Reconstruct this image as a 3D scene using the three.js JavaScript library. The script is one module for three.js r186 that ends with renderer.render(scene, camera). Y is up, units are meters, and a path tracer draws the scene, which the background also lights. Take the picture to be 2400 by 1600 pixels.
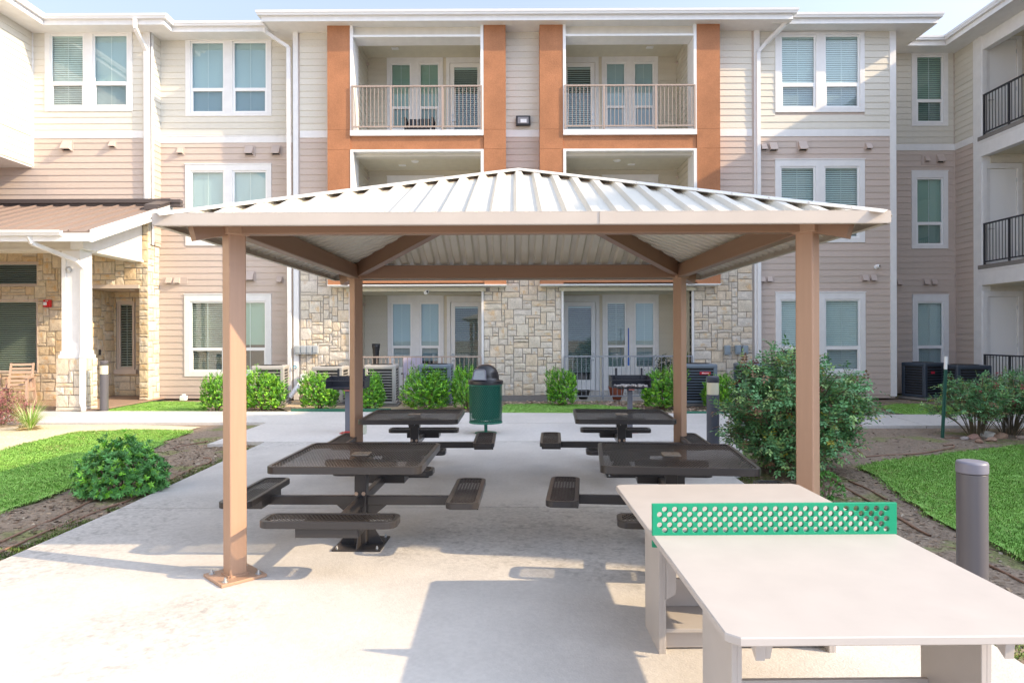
import * as THREE from 'three';
import { mergeGeometries, toCreasedNormals } from 'three/addons/utils/BufferGeometryUtils.js';
import { RoundedBoxGeometry } from 'three/addons/geometries/RoundedBoxGeometry.js';

// ---------------------------------------------------------------- camera, sky, sun, exposure
const W = 1024, H = 682, EYE = 1.75, FOC = 1600;
const renderer = new THREE.WebGLRenderer({ antialias: true });
renderer.setSize(W, H);
renderer.toneMapping = THREE.LinearToneMapping;
renderer.toneMappingExposure = 1.5;
renderer.shadowMap.enabled = true;
renderer.shadowMap.type = THREE.PCFSoftShadowMap;
const scene = new THREE.Scene();
const camera = new THREE.PerspectiveCamera(2 * Math.atan(800 / FOC) * 180 / Math.PI, W / H, 0.1, 600);
const YAW = 0.2 * Math.PI / 180, ROLL = -0.17 * Math.PI / 180;
camera.position.set(0, EYE, 0);
camera.rotation.set(0, YAW, ROLL, 'YXZ');
camera.setViewOffset(W, H, 0, 13 / 1600 * H, W, H);      // lens shift: the horizon sits a little above the middle
camera.updateMatrixWorld();
scene.add(camera);

const SUN_AZ = 15.8 * Math.PI / 180, SUN_EL = 30 * Math.PI / 180;
const sunDir = new THREE.Vector3(Math.cos(SUN_EL) * Math.cos(SUN_AZ), Math.sin(SUN_EL), Math.cos(SUN_EL) * Math.sin(SUN_AZ));
{ // a clear, hazy morning sky after the CIE standard: paler near the horizon, bright and whitish round the sun
  const w = 512, h = 256, px = new Float32Array(w * h * 4), v = new THREE.Vector3();
  const rad = (y, g) => [(1 - Math.exp(-1.7 / Math.max(y, .03))), 1 + .6 * Math.cos(g) ** 2, 10 * (Math.exp(-2.9 * g) - Math.exp(-2.9 * Math.PI / 2))];
  const ref = new THREE.Vector3(.1, .4, -.91).normalize(), r0 = rad(ref.y, Math.acos(ref.dot(sunDir))), n0 = r0[0] * (r0[1] + r0[2]);
  const gain = 1 / (n0 * renderer.toneMappingExposure);
  for (let j = 0; j < h; j++) for (let i = 0; i < w; i++) {
    const lat = (0.5 - (h - 1 - j + 0.5) / h) * Math.PI, lon = ((i + 0.5) / w - 0.5) * Math.PI * 2, o = (j * w + i) * 4;
    v.set(Math.cos(lat) * Math.cos(lon), Math.sin(lat), Math.cos(lat) * Math.sin(lon));
    const [p, q, c0] = rad(v.y, Math.acos(Math.min(1, v.dot(sunDir)))), c = Math.max(0, c0), k = gain * p;
    px[o] = k * (.66 * q + .84 * c); px[o + 1] = k * (.815 * q + .885 * c); px[o + 2] = k * (1.12 * q + .99 * c); px[o + 3] = 1;
  }
  const sky = new THREE.DataTexture(px, w, h, THREE.RGBAFormat, THREE.FloatType);
  sky.mapping = THREE.EquirectangularReflectionMapping;
  sky.magFilter = sky.minFilter = THREE.LinearFilter;
  sky.needsUpdate = true;
  scene.background = sky; scene.environment = sky;
}
const sun = new THREE.DirectionalLight(new THREE.Color(1.0, 0.77, 0.49), 4.5);
sun.position.copy(sunDir).multiplyScalar(60).add(new THREE.Vector3(0, 0, -10));
sun.target.position.set(0, 0, -10);
sun.castShadow = true; sun.shadow.mapSize.set(4096, 4096); sun.shadow.radius = 1.2;
Object.assign(sun.shadow.camera, { left: -30, right: 30, top: 30, bottom: -30, near: 1, far: 140 });
scene.add(sun, sun.target);

// ---------------------------------------------------------------- helpers
let seed = 7;
const rnd = () => { seed = (seed * 1664525 + 1013904223) >>> 0; return seed / 4294967296; };
const rr = (a, b) => a + (b - a) * rnd();
const pick = a => a[Math.floor(rnd() * a.length)];
// a pixel of the 2400 x 1600 photograph turned into a point at a known depth or height
const rayOf = (u, v) => new THREE.Vector3((u - 1200) / FOC, -(v - 787) / FOC, -1).applyEuler(camera.rotation);
const P = (u, v, d) => { const r = rayOf(u, v); return r.multiplyScalar(d / -r.z).add(camera.position); };
const G = (u, v, h = 0) => { const r = rayOf(u, v); return r.multiplyScalar((h - EYE) / r.y).add(camera.position); };
const names = {};
function numbered(n) { const k = names[n] = (names[n] ?? -1) + 1; return k ? n + '_' + String(k).padStart(3, '0') : n; }
function shade(o) { o.traverse(m => { if (m.isMesh) { m.castShadow = true; m.receiveShadow = true; } }); return o; }
function tag(o, label, category, group, kind) {
  o.userData = {};
  if (label) o.userData.label = label;
  if (category) o.userData.category = category;
  if (group) o.userData.group = group;
  if (kind) o.userData.kind = kind;
  return o;
}
function thing(name, label, category, pos = [0, 0, 0], turn = 0, group) {
  const o = new THREE.Group(); o.name = numbered(name); scene.add(o);
  o.position.set(...pos); o.rotation.y = turn;
  return tag(o, label, category, group);
}
function part(parent, name, geo, mat, kind) {
  const m = new THREE.Mesh(Array.isArray(geo) ? join(geo) : geo, mat); m.name = name;
  if (kind) m.userData.kind = kind;
  m.castShadow = m.receiveShadow = true;
  parent.add(m); return m;
}
function struct(name, geo, mat, kind = 'structure', label) {
  const m = part(scene, numbered(name), geo, mat, kind); if (label) m.userData.label = label; return m;
}
function copyOf(o, pos, turn, label, scale) {
  const c = o.clone(); c.name = numbered(o.name.replace(/_\d+$/, '')); scene.add(c);
  c.position.set(...pos); c.rotation.y = turn; c.userData = { ...o.userData };
  if (label) c.userData.label = label;
  if (scale) c.scale.set(...scale);
  return c;
}
function clean(g) {
  g = g.index ? g.toNonIndexed() : g;
  for (const k of Object.keys(g.attributes)) if (!['position', 'normal', 'uv'].includes(k)) g.deleteAttribute(k);
  if (!g.attributes.uv) g.setAttribute('uv', new THREE.Float32BufferAttribute(new Float32Array(g.attributes.position.count * 2), 2));
  g.clearGroups();
  return g;
}
const join = gs => mergeGeometries(gs.map(clean), false);
// box from corner to corner, uv in metres
function box(x0, x1, y0, y1, z0, z1) {
  const g = new THREE.BoxGeometry(x1 - x0, y1 - y0, z1 - z0);
  g.translate((x0 + x1) / 2, (y0 + y1) / 2, (z0 + z1) / 2);
  const p = g.attributes.position, n = g.attributes.normal, uv = g.attributes.uv;
  for (let i = 0; i < p.count; i++) {
    const ax = Math.abs(n.getX(i)), ay = Math.abs(n.getY(i));
    if (ax > .5) uv.setXY(i, p.getZ(i), p.getY(i)); else if (ay > .5) uv.setXY(i, p.getX(i), p.getZ(i)); else uv.setXY(i, p.getX(i), p.getY(i));
  }
  return clean(g);
}
const cbox = (w, h, d, x = 0, y = 0, z = 0) => box(x - w / 2, x + w / 2, y - h / 2, y + h / 2, z - d / 2, z + d / 2);
const rbox = (w, h, d, r, x = 0, y = 0, z = 0, seg = 2) => clean(new RoundedBoxGeometry(w, h, d, seg, r).translate(x, y, z));
const cyl = (r0, r1, h, x = 0, y = 0, z = 0, n = 24) => clean(new THREE.CylinderGeometry(r1, r0, h, n).translate(x, y + h / 2, z));
// beam of w x h between two points (h measured upright)
function bar(a, b, w, h) {
  const A = new THREE.Vector3(...a), Bv = new THREE.Vector3(...b), d = Bv.clone().sub(A), L = d.length(); d.normalize();
  const up = Math.abs(d.y) > .99 ? new THREE.Vector3(0, 0, 1) : new THREE.Vector3(0, 1, 0);
  const s = new THREE.Vector3().crossVectors(up, d).normalize(), u = new THREE.Vector3().crossVectors(d, s);
  const m = new THREE.Matrix4().makeBasis(s, u, d).setPosition(A.add(Bv).multiplyScalar(.5));
  return box(-w / 2, w / 2, -h / 2, h / 2, -L / 2, L / 2).applyMatrix4(m);
}
function tube(pts, r, n = 6, seg) {
  const c = new THREE.CatmullRomCurve3(pts.map(p => new THREE.Vector3(...p)));
  return clean(new THREE.TubeGeometry(c, seg ?? pts.length * 6, r, n, false));
}
const shapeOf = pts => new THREE.Shape(pts.map(p => new THREE.Vector2(...p)));
function rectShape(x0, x1, y0, y1, r = 0) {
  const s = new THREE.Shape();
  if (!r) { s.moveTo(x0, y0); s.lineTo(x1, y0); s.lineTo(x1, y1); s.lineTo(x0, y1); s.closePath(); return s; }
  s.moveTo(x0 + r, y0); s.lineTo(x1 - r, y0); s.absarc(x1 - r, y0 + r, r, -Math.PI / 2, 0);
  s.lineTo(x1, y1 - r); s.absarc(x1 - r, y1 - r, r, 0, Math.PI / 2);
  s.lineTo(x0 + r, y1); s.absarc(x0 + r, y1 - r, r, Math.PI / 2, Math.PI);
  s.lineTo(x0, y0 + r); s.absarc(x0 + r, y0 + r, r, Math.PI, Math.PI * 1.5);
  return s;
}
function extrude(shape, depth, bevel = 0, seg = 6) {
  return clean(new THREE.ExtrudeGeometry(shape, { depth, bevelEnabled: bevel > 0, bevelThickness: bevel, bevelSize: bevel, bevelOffset: -bevel, bevelSegments: 1, curveSegments: seg }));
}
// outline on the ground, points (x, depth): a sheet at height y, or a slab of thickness t with its top at y
const sheet = (pts, y) => clean(new THREE.ShapeGeometry(shapeOf(pts)).rotateX(-Math.PI / 2).translate(0, y, 0));
const slab = (pts, y, t) => extrude(shapeOf(pts), t).rotateX(-Math.PI / 2).translate(0, y - t, 0);
const gp = (u, v, h = 0) => { const p = G(u, v, h); return [p.x, -p.z]; };

// ---------------------------------------------------------------- noise and textures
function hash2(x, y, s) { let h = (x * 374761393 + y * 668265263 + s * 2246822519) | 0; h = Math.imul(h ^ (h >>> 13), 1274126177); h ^= h >>> 16; return (h >>> 0) / 4294967296; }
function vnoise(x, y, per, s) {     // tiling value noise
  const xi = Math.floor(x), yi = Math.floor(y), fx = x - xi, fy = y - yi, u = fx * fx * (3 - 2 * fx), v = fy * fy * (3 - 2 * fy);
  const m = (a, b) => ((a % b) + b) % b, h = (i, j) => hash2(m(i, per), m(j, per), s);
  return (h(xi, yi) * (1 - u) + h(xi + 1, yi) * u) * (1 - v) + (h(xi, yi + 1) * (1 - u) + h(xi + 1, yi + 1) * u) * v;
}
function fbm(x, y, per, s, oct) { let a = 0, k = .5, t = 0; for (let i = 0; i < oct; i++) { a += k * vnoise(x, y, per, s + i); t += k; k *= .5; x *= 2; y *= 2; per *= 2; } return a / t; }
function texture(n, fn, metres, srgb = true) {
  const d = new Uint8Array(n * n * 4), enc = c => srgb ? (c <= .0031308 ? 12.92 * c : 1.055 * Math.pow(c, 1 / 2.4) - .055) : c;
  for (let j = 0; j < n; j++) for (let i = 0; i < n; i++) {
    const c = fn(i / n, j / n), o = (j * n + i) * 4;
    for (let k = 0; k < 3; k++) d[o + k] = Math.max(0, Math.min(255, Math.round(255 * enc(Math.max(0, Array.isArray(c) ? c[k] : c)))));
    d[o + 3] = 255;
  }
  const t = new THREE.DataTexture(d, n, n, THREE.RGBAFormat);
  t.wrapS = t.wrapT = THREE.RepeatWrapping; t.magFilter = THREE.LinearFilter; t.minFilter = THREE.LinearMipmapLinearFilter; t.generateMipmaps = true;
  t.repeat.set(1 / metres, 1 / metres);
  if (srgb) t.colorSpace = THREE.SRGBColorSpace;
  t.needsUpdate = true; return t;
}
const mix = (a, b, t) => a + (b - a) * t, mix3 = (a, b, t) => [mix(a[0], b[0], t), mix(a[1], b[1], t), mix(a[2], b[2], t)];
const smooth = (a, b, x) => { const t = Math.max(0, Math.min(1, (x - a) / (b - a))); return t * t * (3 - 2 * t); };
const std = (c, roughness = .7, extra = {}) => new THREE.MeshStandardMaterial({ color: Array.isArray(c) ? new THREE.Color().setRGB(...c) : c, roughness, ...extra });
const phys = (c, roughness, extra) => new THREE.MeshPhysicalMaterial({ color: new THREE.Color().setRGB(...c), roughness, ...extra });

const texConcrete = texture(1024, (x, y) => {
  const big = fbm(x * 3, y * 3, 3, 1, 4), mid = fbm(x * 11, y * 11, 11, 9, 5), fine = fbm(x * 190, y * 190, 190, 31, 2), worn = smooth(.50, .66, fbm(x * 2, y * 2, 2, 77, 3));
  const spot = smooth(.60, .74, fbm(x * 70, y * 70, 70, 36, 3));
  const k = .90 + .16 * (big - .5) + (.10 + .16 * worn) * (mid - .5) + (.08 + .16 * worn) * (fine - .5) - .12 * worn * spot;
  return [k * .80, k * .775, k * .75];
}, 5.3);
const texConcreteNear = texture(2048, (x, y) => {
  const big = fbm(x * 4, y * 4, 4, 201, 5), mid = fbm(x * 18, y * 18, 18, 209, 5), fine = fbm(x * 260, y * 260, 260, 231, 2), worn = smooth(.40, .62, fbm(x * 3, y * 3, 3, 277, 4)), pit = smooth(.58, .72, fbm(x * 110, y * 110, 110, 236, 3));
  const k = .92 + .22 * (big - .5) + .22 * (mid - .5) + (.12 + .2 * worn) * (fine - .5) - .15 * worn * pit - .07 * worn;
  return [k * .585, k * .56, k * .53];
}, 6.1);
const bumpConcrete = texture(512, (x, y) => .5 * fbm(x * 60, y * 60, 60, 41, 4) + .5 * fbm(x * 200, y * 200, 200, 45, 1), 1.3, false);
const texWalk = texture(512, (x, y) => { const k = .86 + .18 * (fbm(x * 4, y * 4, 4, 51, 5) - .5) + .10 * (fbm(x * 120, y * 120, 120, 55, 1) - .5); return [k * .70, k * .67, k * .64]; }, 4.1);
const texSoil = texture(1024, (x, y) => {
  const b = fbm(x * 5, y * 5, 5, 61, 5), f = fbm(x * 90, y * 90, 90, 66, 3), moss = smooth(.55, .72, fbm(x * 7, y * 7, 7, 71, 4));
  return mix3([.145 + .16 * f + .06 * b, .108 + .13 * f + .045 * b, .078 + .10 * f + .035 * b], [.12 + .10 * f, .16 + .13 * f, .04], moss * .55);
}, 3.1);
const bumpSoil = texture(512, (x, y) => fbm(x * 24, y * 24, 24, 81, 5), 1.1, false);
const texLawn = texture(512, (x, y) => { const b = fbm(x * 4, y * 4, 4, 91, 4), f = fbm(x * 110, y * 110, 110, 95, 2); return mix3([.18, .38, .07], [.32, .58, .13], .55 * f + .45 * b); }, 2.3);
const texBed = texture(512, (x, y) => { const f = fbm(x * 70, y * 70, 70, 101, 3), b = fbm(x * 6, y * 6, 6, 105, 4); return mix3([.46, .37, .24], [.78, .68, .50], .6 * f + .4 * b); }, 1.7);
const texStucco = texture(512, (x, y) => { const k = .86 + .34 * (fbm(x * 5, y * 5, 5, 111, 5) - .5) + .14 * (fbm(x * 90, y * 90, 90, 115, 1) - .5); return [k, k * .99, k * .97]; }, 1.9);
const bumpStucco = texture(512, (x, y) => fbm(x * 80, y * 80, 80, 121, 3), .9, false);
const texBoard = texture(256, (x, y) => { const k = .93 + .10 * (fbm(x * 4, y * 24, 4, 131, 4) - .5) + .05 * (fbm(x * 60, y * 60, 60, 135, 1) - .5); return [k, k, k]; }, 1);
const texPaint = texture(256, (x, y) => { const k = .93 + .14 * (fbm(x * 5, y * 5, 5, 141, 5) - .5); return [k, k, k]; }, .8);
const texStone = texture(512, (x, y) => {
  const a = fbm(x * 5, y * 5, 5, 151, 5), f = fbm(x * 60, y * 60, 60, 155, 3), rust = smooth(.60, .78, fbm(x * 4, y * 4, 4, 159, 4));
  const k = .78 + .28 * (a - .5) + .30 * (f - .5);
  return mix3([k, k * .985, k * .96], [k * .95, k * .72, k * .45], rust * .7);
}, 1);
const bumpStone = texture(512, (x, y) => fbm(x * 9, y * 9, 9, 165, 6), 1, false);

// ---------------------------------------------------------------- materials
const M = {
  white: std([.85, .845, .84], .55, { map: texPaint }),
  cream: std([.73, .69, .605], .6, { map: texPaint }),
  creamDark: std([.74, .68, .55], .65, { map: texPaint }),
  gutter: std([.76, .755, .75], .4),
  taupeTrim: std([.60, .50, .435], .65, { map: texPaint }),
  orange: std([.46, .205, .102], .9, { map: texStucco, bumpMap: bumpStucco, bumpScale: .004 }),
  vinyl: std([.86, .86, .855], .35),
  tanFrame: std([.62, .52, .44], .5),
  glass: phys([.72, .84, .85], .02, { transmission: 1, thickness: 0, ior: 1.9, side: THREE.DoubleSide }),
  glassDark: phys([.68, .80, .80], .02, { transmission: 1, thickness: 0, ior: 1.9, side: THREE.DoubleSide }),
  glassScreen: phys([.56, .66, .69], .03, { transmission: 1, thickness: 0, ior: 1.9, side: THREE.DoubleSide }),
  blind: std([.86, .89, .86], .6), blindWarm: std([.82, .79, .66], .6), shadeCloth: std([.60, .67, .69], .8), shadeGreen: std([.44, .56, .46], .8),
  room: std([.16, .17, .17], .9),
  ceiling: std([.72, .67, .53], .7, { map: texPaint }),
  vent: std([.52, .43, .38], .55), ventWhite: std([.78, .77, .75], .5), dark: std([.02, .02, .022], .6), black: std([.025, .025, .028], .4),
  brown: std([.43, .265, .175], .42, { map: texPaint }), brownDark: std([.29, .17, .108], .45, { map: texPaint }),
  roofCream: std([.68, .64, .55], .38, { map: texPaint, side: THREE.DoubleSide }),
  trimCream: std([.54, .48, .42], .4, { map: texPaint }),
  screw: std([.35, .33, .30], .4, { metalness: .6 }), steel: std([.55, .57, .58], .35, { metalness: .8 }),
  tableDark: std([.033, .030, .030], .30), tableBolt: std([.45, .33, .25], .4, { metalness: .6 }),
  roofBrown: std([.27, .205, .175], .5, { map: texPaint }), roofBrownDark: std([.085, .07, .07], .5),
  railTan: std([.40, .315, .265], .45), railGrey: std([.27, .285, .32], .45), railBlack: std([.035, .037, .045], .45),
  concrete: std([1, 1, 1], .88, { map: texConcrete, bumpMap: bumpConcrete, bumpScale: .0022 }),
  concreteNear: std([1, 1, 1], .88, { map: texConcreteNear, bumpMap: bumpConcrete, bumpScale: .0025 }),
  walk: std([1, 1, 1], .88, { map: texWalk, bumpMap: bumpConcrete, bumpScale: .0016 }),
  soil: std([1, 1, 1], 1, { map: texSoil, bumpMap: bumpSoil, bumpScale: .03 }),
  lawn: std([1, 1, 1], 1, { map: texLawn }),
  bed: std([1, 1, 1], 1, { map: texBed, bumpMap: bumpSoil, bumpScale: .02 }),
  mortar: std([.40, .355, .32], .95), slabEdge: std([.36, .35, .34], .9, { map: texWalk }),
  bollard: std([.11, .107, .12], .36), bollardDark: std([.075, .085, .115], .42), bollardTop: std([.19, .19, .235], .4),
  lens: phys([.88, .84, .66], .25, { transmission: .25, thickness: 0 }), lensCore: std([.80, .76, .58], .6),
  deck: std([.34, .245, .19], .7, { map: texBoard }), deckWood: std([.40, .27, .19], .7, { map: texBoard }),
};
// ---------------------------------------------------------------- wall planes, siding boards, stones
// A wall plane: origin o at (a=0, h=0), r to the right as seen from outside, n outward.
const Y = new THREE.Vector3(0, 1, 0);
const facing = d => ({ o: new THREE.Vector3(0, 0, -d), r: new THREE.Vector3(1, 0, 0), n: new THREE.Vector3(0, 0, 1) });
const facingRight = x => ({ o: new THREE.Vector3(x, 0, 0), r: new THREE.Vector3(0, 0, -1), n: new THREE.Vector3(1, 0, 0) });   // a = depth
const facingLeft = x => ({ o: new THREE.Vector3(x, 0, 0), r: new THREE.Vector3(0, 0, 1), n: new THREE.Vector3(-1, 0, 0) });    // a = -depth
const matOf = w => new THREE.Matrix4().makeBasis(w.r, Y, w.n).setPosition(w.o);
// a wall of thickness t behind its plane with openings left out
function wallBody(w, a0, a1, h0, h1, holes, t = .2) {
  const hs = holes.filter(q => q[0] < a1 && q[1] > a0 && q[2] < h1 && q[3] > h0);
  const ys = [...new Set([h0, h1, ...hs.flatMap(q => [q[2], q[3]])])].filter(y => y >= h0 && y <= h1).sort((p, q) => p - q);
  const gs = [];
  for (let i = 0; i < ys.length - 1; i++) {
    const m = (ys[i] + ys[i + 1]) / 2;
    for (const [b0, b1] of gaps(a0, a1, hs.filter(q => q[2] < m && q[3] > m))) gs.push(box(b0, b1, ys[i], ys[i + 1], -t, 0));
  }
  return join(gs).applyMatrix4(matOf(w));
}
function gaps(a0, a1, holes) {
  let cur = a0; const out = [];
  for (const q of [...holes].sort((p, q) => p[0] - q[0])) { if (q[0] > cur + .01) out.push([cur, Math.min(q[0], a1)]); cur = Math.max(cur, q[1]); if (cur >= a1) break; }
  if (cur < a1 - .01) out.push([cur, a1]);
  return out.filter(([p, q]) => q - p > .02);
}
// one lap-siding board, 1 x 1 x 1, its lower edge proud
const boardGeo = clean(new THREE.ExtrudeGeometry(shapeOf([[0, 0], [.021, 0], [.005, 1], [0, 1]]), { depth: 1, bevelEnabled: false }).rotateY(-Math.PI / 2).translate(1, 0, 0));
const sidingTones = { cream: [[.725, .69, .605], [.71, .675, .59], [.74, .705, .62]], taupe: [[.60, .50, .435], [.585, .49, .425], [.615, .51, .445]], stair: [[.66, .615, .51], [.645, .60, .495], [.67, .625, .52]] };
const boardMats = {};
for (const k in sidingTones) boardMats[k] = sidingTones[k].map(c => std(c, .62, { map: texBoard }));
const pieces = new Map();                   // thing -> { plank: [...], stone: [...] }
const bucket = (t, kind) => { if (!pieces.has(t)) pieces.set(t, {}); const p = pieces.get(t); return p[kind] ??= []; };
function siding(owner, backing, w, a0, a1, h0, h1, tone, holes = [], start = 0) {
  const E = .178, base = matOf(w);
  for (let y = Math.floor((h0 - start) / E) * E + start; y < h1 - .01; y += E) {
    const y0 = Math.max(y, h0), y1 = Math.min(y + E, h1); if (y1 - y0 < .03) continue;
    const m = (y0 + y1) / 2;
    for (const [b0, b1] of gaps(a0, a1, holes.filter(q => q[2] < m && q[3] > m))) {
      const cuts = [b0]; while (b1 - cuts.at(-1) > 4.2) cuts.push(cuts.at(-1) + 3.66 * rr(.7, 1)); cuts.push(b1);
      for (let i = 0; i < cuts.length - 1; i++) {
        const c0 = cuts[i] + (i ? .0015 : 0), c1 = cuts[i + 1];
        const mx = base.clone().multiply(new THREE.Matrix4().makeTranslation(c0, y0, .002)).multiply(new THREE.Matrix4().makeScale(c1 - c0, y1 - y0 + .012, 1));
        bucket(owner, 'plank').push({ mx, mat: pick(boardMats[tone]), parent: backing, size: (c1 - c0) * (y1 - y0), geo: boardGeo });
      }
    }
  }
}
// rough-faced stones: a few shapes in a 1 x 1 x 1 box, scaled to each stone
const stoneGeos = [];
for (let k = 0; k < 10; k++) {
  const nx = 4, ny = 3, pos = [], uv = [], q = (i, j) => {
    const ex = Math.min(i, nx - i) / nx, ey = Math.min(j, ny - j) / ny, edge = Math.min(1, Math.min(ex * 3.4, ey * 2.6));
    const z = i === 0 || j === 0 || i === nx || j === ny ? .56 + .14 * hash2(i, j, k) : .80 + .20 * hash2(i + 7, j + 3, k) * edge;
    const jx = (i > 0 && i < nx) ? (hash2(i, j, k + 40) - .5) * .12 : (hash2(i, j, k + 90) - .5) * .025, jy = (j > 0 && j < ny) ? (hash2(i, j, k + 60) - .5) * .14 : (hash2(i, j, k + 95) - .5) * .035;
    return [i / nx + jx, j / ny + jy, z];
  };
  const tri = (a, b, c) => { for (const p of [a, b, c]) { pos.push(...p); uv.push(p[0] * .5 + k * .37, p[1] * .4 + k * .23); } };
  for (let i = 0; i < nx; i++) for (let j = 0; j < ny; j++) {
    const a = q(i, j), b = q(i + 1, j), c = q(i + 1, j + 1), d = q(i, j + 1);
    if ((i + j + k) % 2) { tri(a, b, c); tri(a, c, d); } else { tri(a, b, d); tri(b, c, d); }
  }
  const z0 = p => [p[0], p[1], 0], side = (a, b) => { tri(z0(a), z0(b), b); tri(z0(a), b, a); };
  side(q(0, 0), q(nx, 0)); side(q(nx, 0), q(nx, ny)); side(q(nx, ny), q(0, ny)); side(q(0, ny), q(0, 0));
  const g = new THREE.BufferGeometry();
  g.setAttribute('position', new THREE.Float32BufferAttribute(pos, 3)); g.setAttribute('uv', new THREE.Float32BufferAttribute(uv, 2));
  g.computeVertexNormals(); stoneGeos.push(toCreasedNormals(g, .5));
}
const stoneMats = [[.91, .83, .70], [.87, .79, .66], [.93, .86, .75], [.90, .77, .60], [.85, .78, .68], [.92, .80, .65], [.88, .82, .74]].map(c => std(c, .92, { map: texStone, bumpMap: bumpStone, bumpScale: .012 }));
const stoneMatsWarm = [[.90, .74, .51], [.88, .71, .48], [.93, .80, .61], [.86, .67, .43], [.91, .79, .58], [.89, .78, .62]].map(c => std(c, .92, { map: texStone, bumpMap: bumpStone, bumpScale: .012 }));
function stones(owner, backing, w, a0, a1, h0, h1, holes = [], mats = stoneMats, cell = .082, proud = .042) {
  const nx = Math.max(1, Math.round((a1 - a0) / cell)), ny = Math.max(1, Math.round((h1 - h0) / cell)), sx = (a1 - a0) / nx, sy = (h1 - h0) / ny;
  const full = new Uint8Array(nx * ny), base = matOf(w);
  for (let j = 0; j < ny; j++) for (let i = 0; i < nx; i++) {
    const x = a0 + (i + .5) * sx, y = h0 + (j + .5) * sy;
    if (holes.some(q => x > q[0] && x < q[1] && y > q[2] && y < q[3])) full[j * nx + i] = 1;
  }
  for (let j = 0; j < ny; j++) for (let i = 0; i < nx; i++) {
    if (full[j * nx + i]) continue;
    let ww = pick([2, 3, 3, 4, 4, 5, 6]), hh = pick([1, 2, 2, 2, 3, 3, 4]); if (ww < hh - 1) hh = ww;
    let w1 = 0; while (w1 < ww && i + w1 < nx && !full[j * nx + i + w1]) w1++;
    if (i + w1 + 1 === nx && !full[j * nx + nx - 1]) w1++;
    let h1_ = 1; grow: while (h1_ < hh && j + h1_ < ny) { for (let k = 0; k < w1; k++) if (full[(j + h1_) * nx + i + k]) break grow; h1_++; }
    if (j + h1_ + 1 === ny) { let ok = true; for (let k = 0; k < w1; k++) if (full[(ny - 1) * nx + i + k]) ok = false; if (ok) h1_++; }
    for (let b = 0; b < h1_; b++) for (let k = 0; k < w1; k++) full[(j + b) * nx + i + k] = 1;
    const gap = .009, X = a0 + i * sx + gap, Yy = h0 + j * sy + gap, wd = w1 * sx - 2 * gap, hd = h1_ * sy - 2 * gap;
    const mx = base.clone().multiply(new THREE.Matrix4().makeTranslation(X, Yy, .001)).multiply(new THREE.Matrix4().makeScale(wd, hd, proud * rr(.65, 1.3)));
    bucket(owner, 'stone').push({ mx, mat: pick(mats), parent: backing, size: wd * hd, geo: pick(stoneGeos) });
  }
}
// the 300 largest of a kind become pieces of their own, the rest of the kind one joined part
function layPieces(owner) {
  const all = pieces.get(owner) ?? {};
  for (const kind in all) {
    const list = all[kind].sort((a, b) => b.size - a.size);
    for (const q of list.slice(0, 300)) {
      const m = new THREE.Mesh(q.geo, q.mat); m.name = kind; m.castShadow = m.receiveShadow = true;
      m.matrix.copy(q.mx); m.matrix.decompose(m.position, m.quaternion, m.scale);
      q.parent.add(m);
    }
    const rest = list.slice(300); if (!rest.length) continue;
    const gs = rest.map(q => {
      const g = clean(q.geo.clone()).applyMatrix4(q.mx), c = q.mat.color, a = new Float32Array(g.attributes.position.count * 3);
      for (let i = 0; i < a.length; i += 3) { a[i] = c.r; a[i + 1] = c.g; a[i + 2] = c.b; }
      g.setAttribute('color', new THREE.BufferAttribute(a, 3)); return g;
    });
    const m0 = rest[0].mat.clone(); m0.color.set(1, 1, 1); m0.vertexColors = true;
    part(owner, kind, mergeGeometries(gs, false), m0, 'stuff');
  }
}
// ---------------------------------------------------------------- windows, doors, railings, eaves
const onPlane = (w, gs) => join(gs).applyMatrix4(matOf(w));
// plane coordinates of a pixel rectangle on a wall that faces the camera
const span = (d, u0, u1, v0, v1) => { const a = P(u0, v1, d), b = P(u1, v0, d); return [a.x, b.x, a.y, b.y]; };
function slats(a0, a1, h0, h1, z, pitch = .055, tilt = .95) {
  const gs = [];
  for (let y = h1 - pitch / 2; y > h0; y -= pitch) gs.push(box(a0, a1, -.0015, .0015, -.027, .027).applyMatrix4(new THREE.Matrix4().makeRotationX(tilt)).translate(0, y, z));
  gs.push(box(a0, a1, h1 - .03, h1 + .01, z - .02, z + .02));
  return gs;
}
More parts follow.
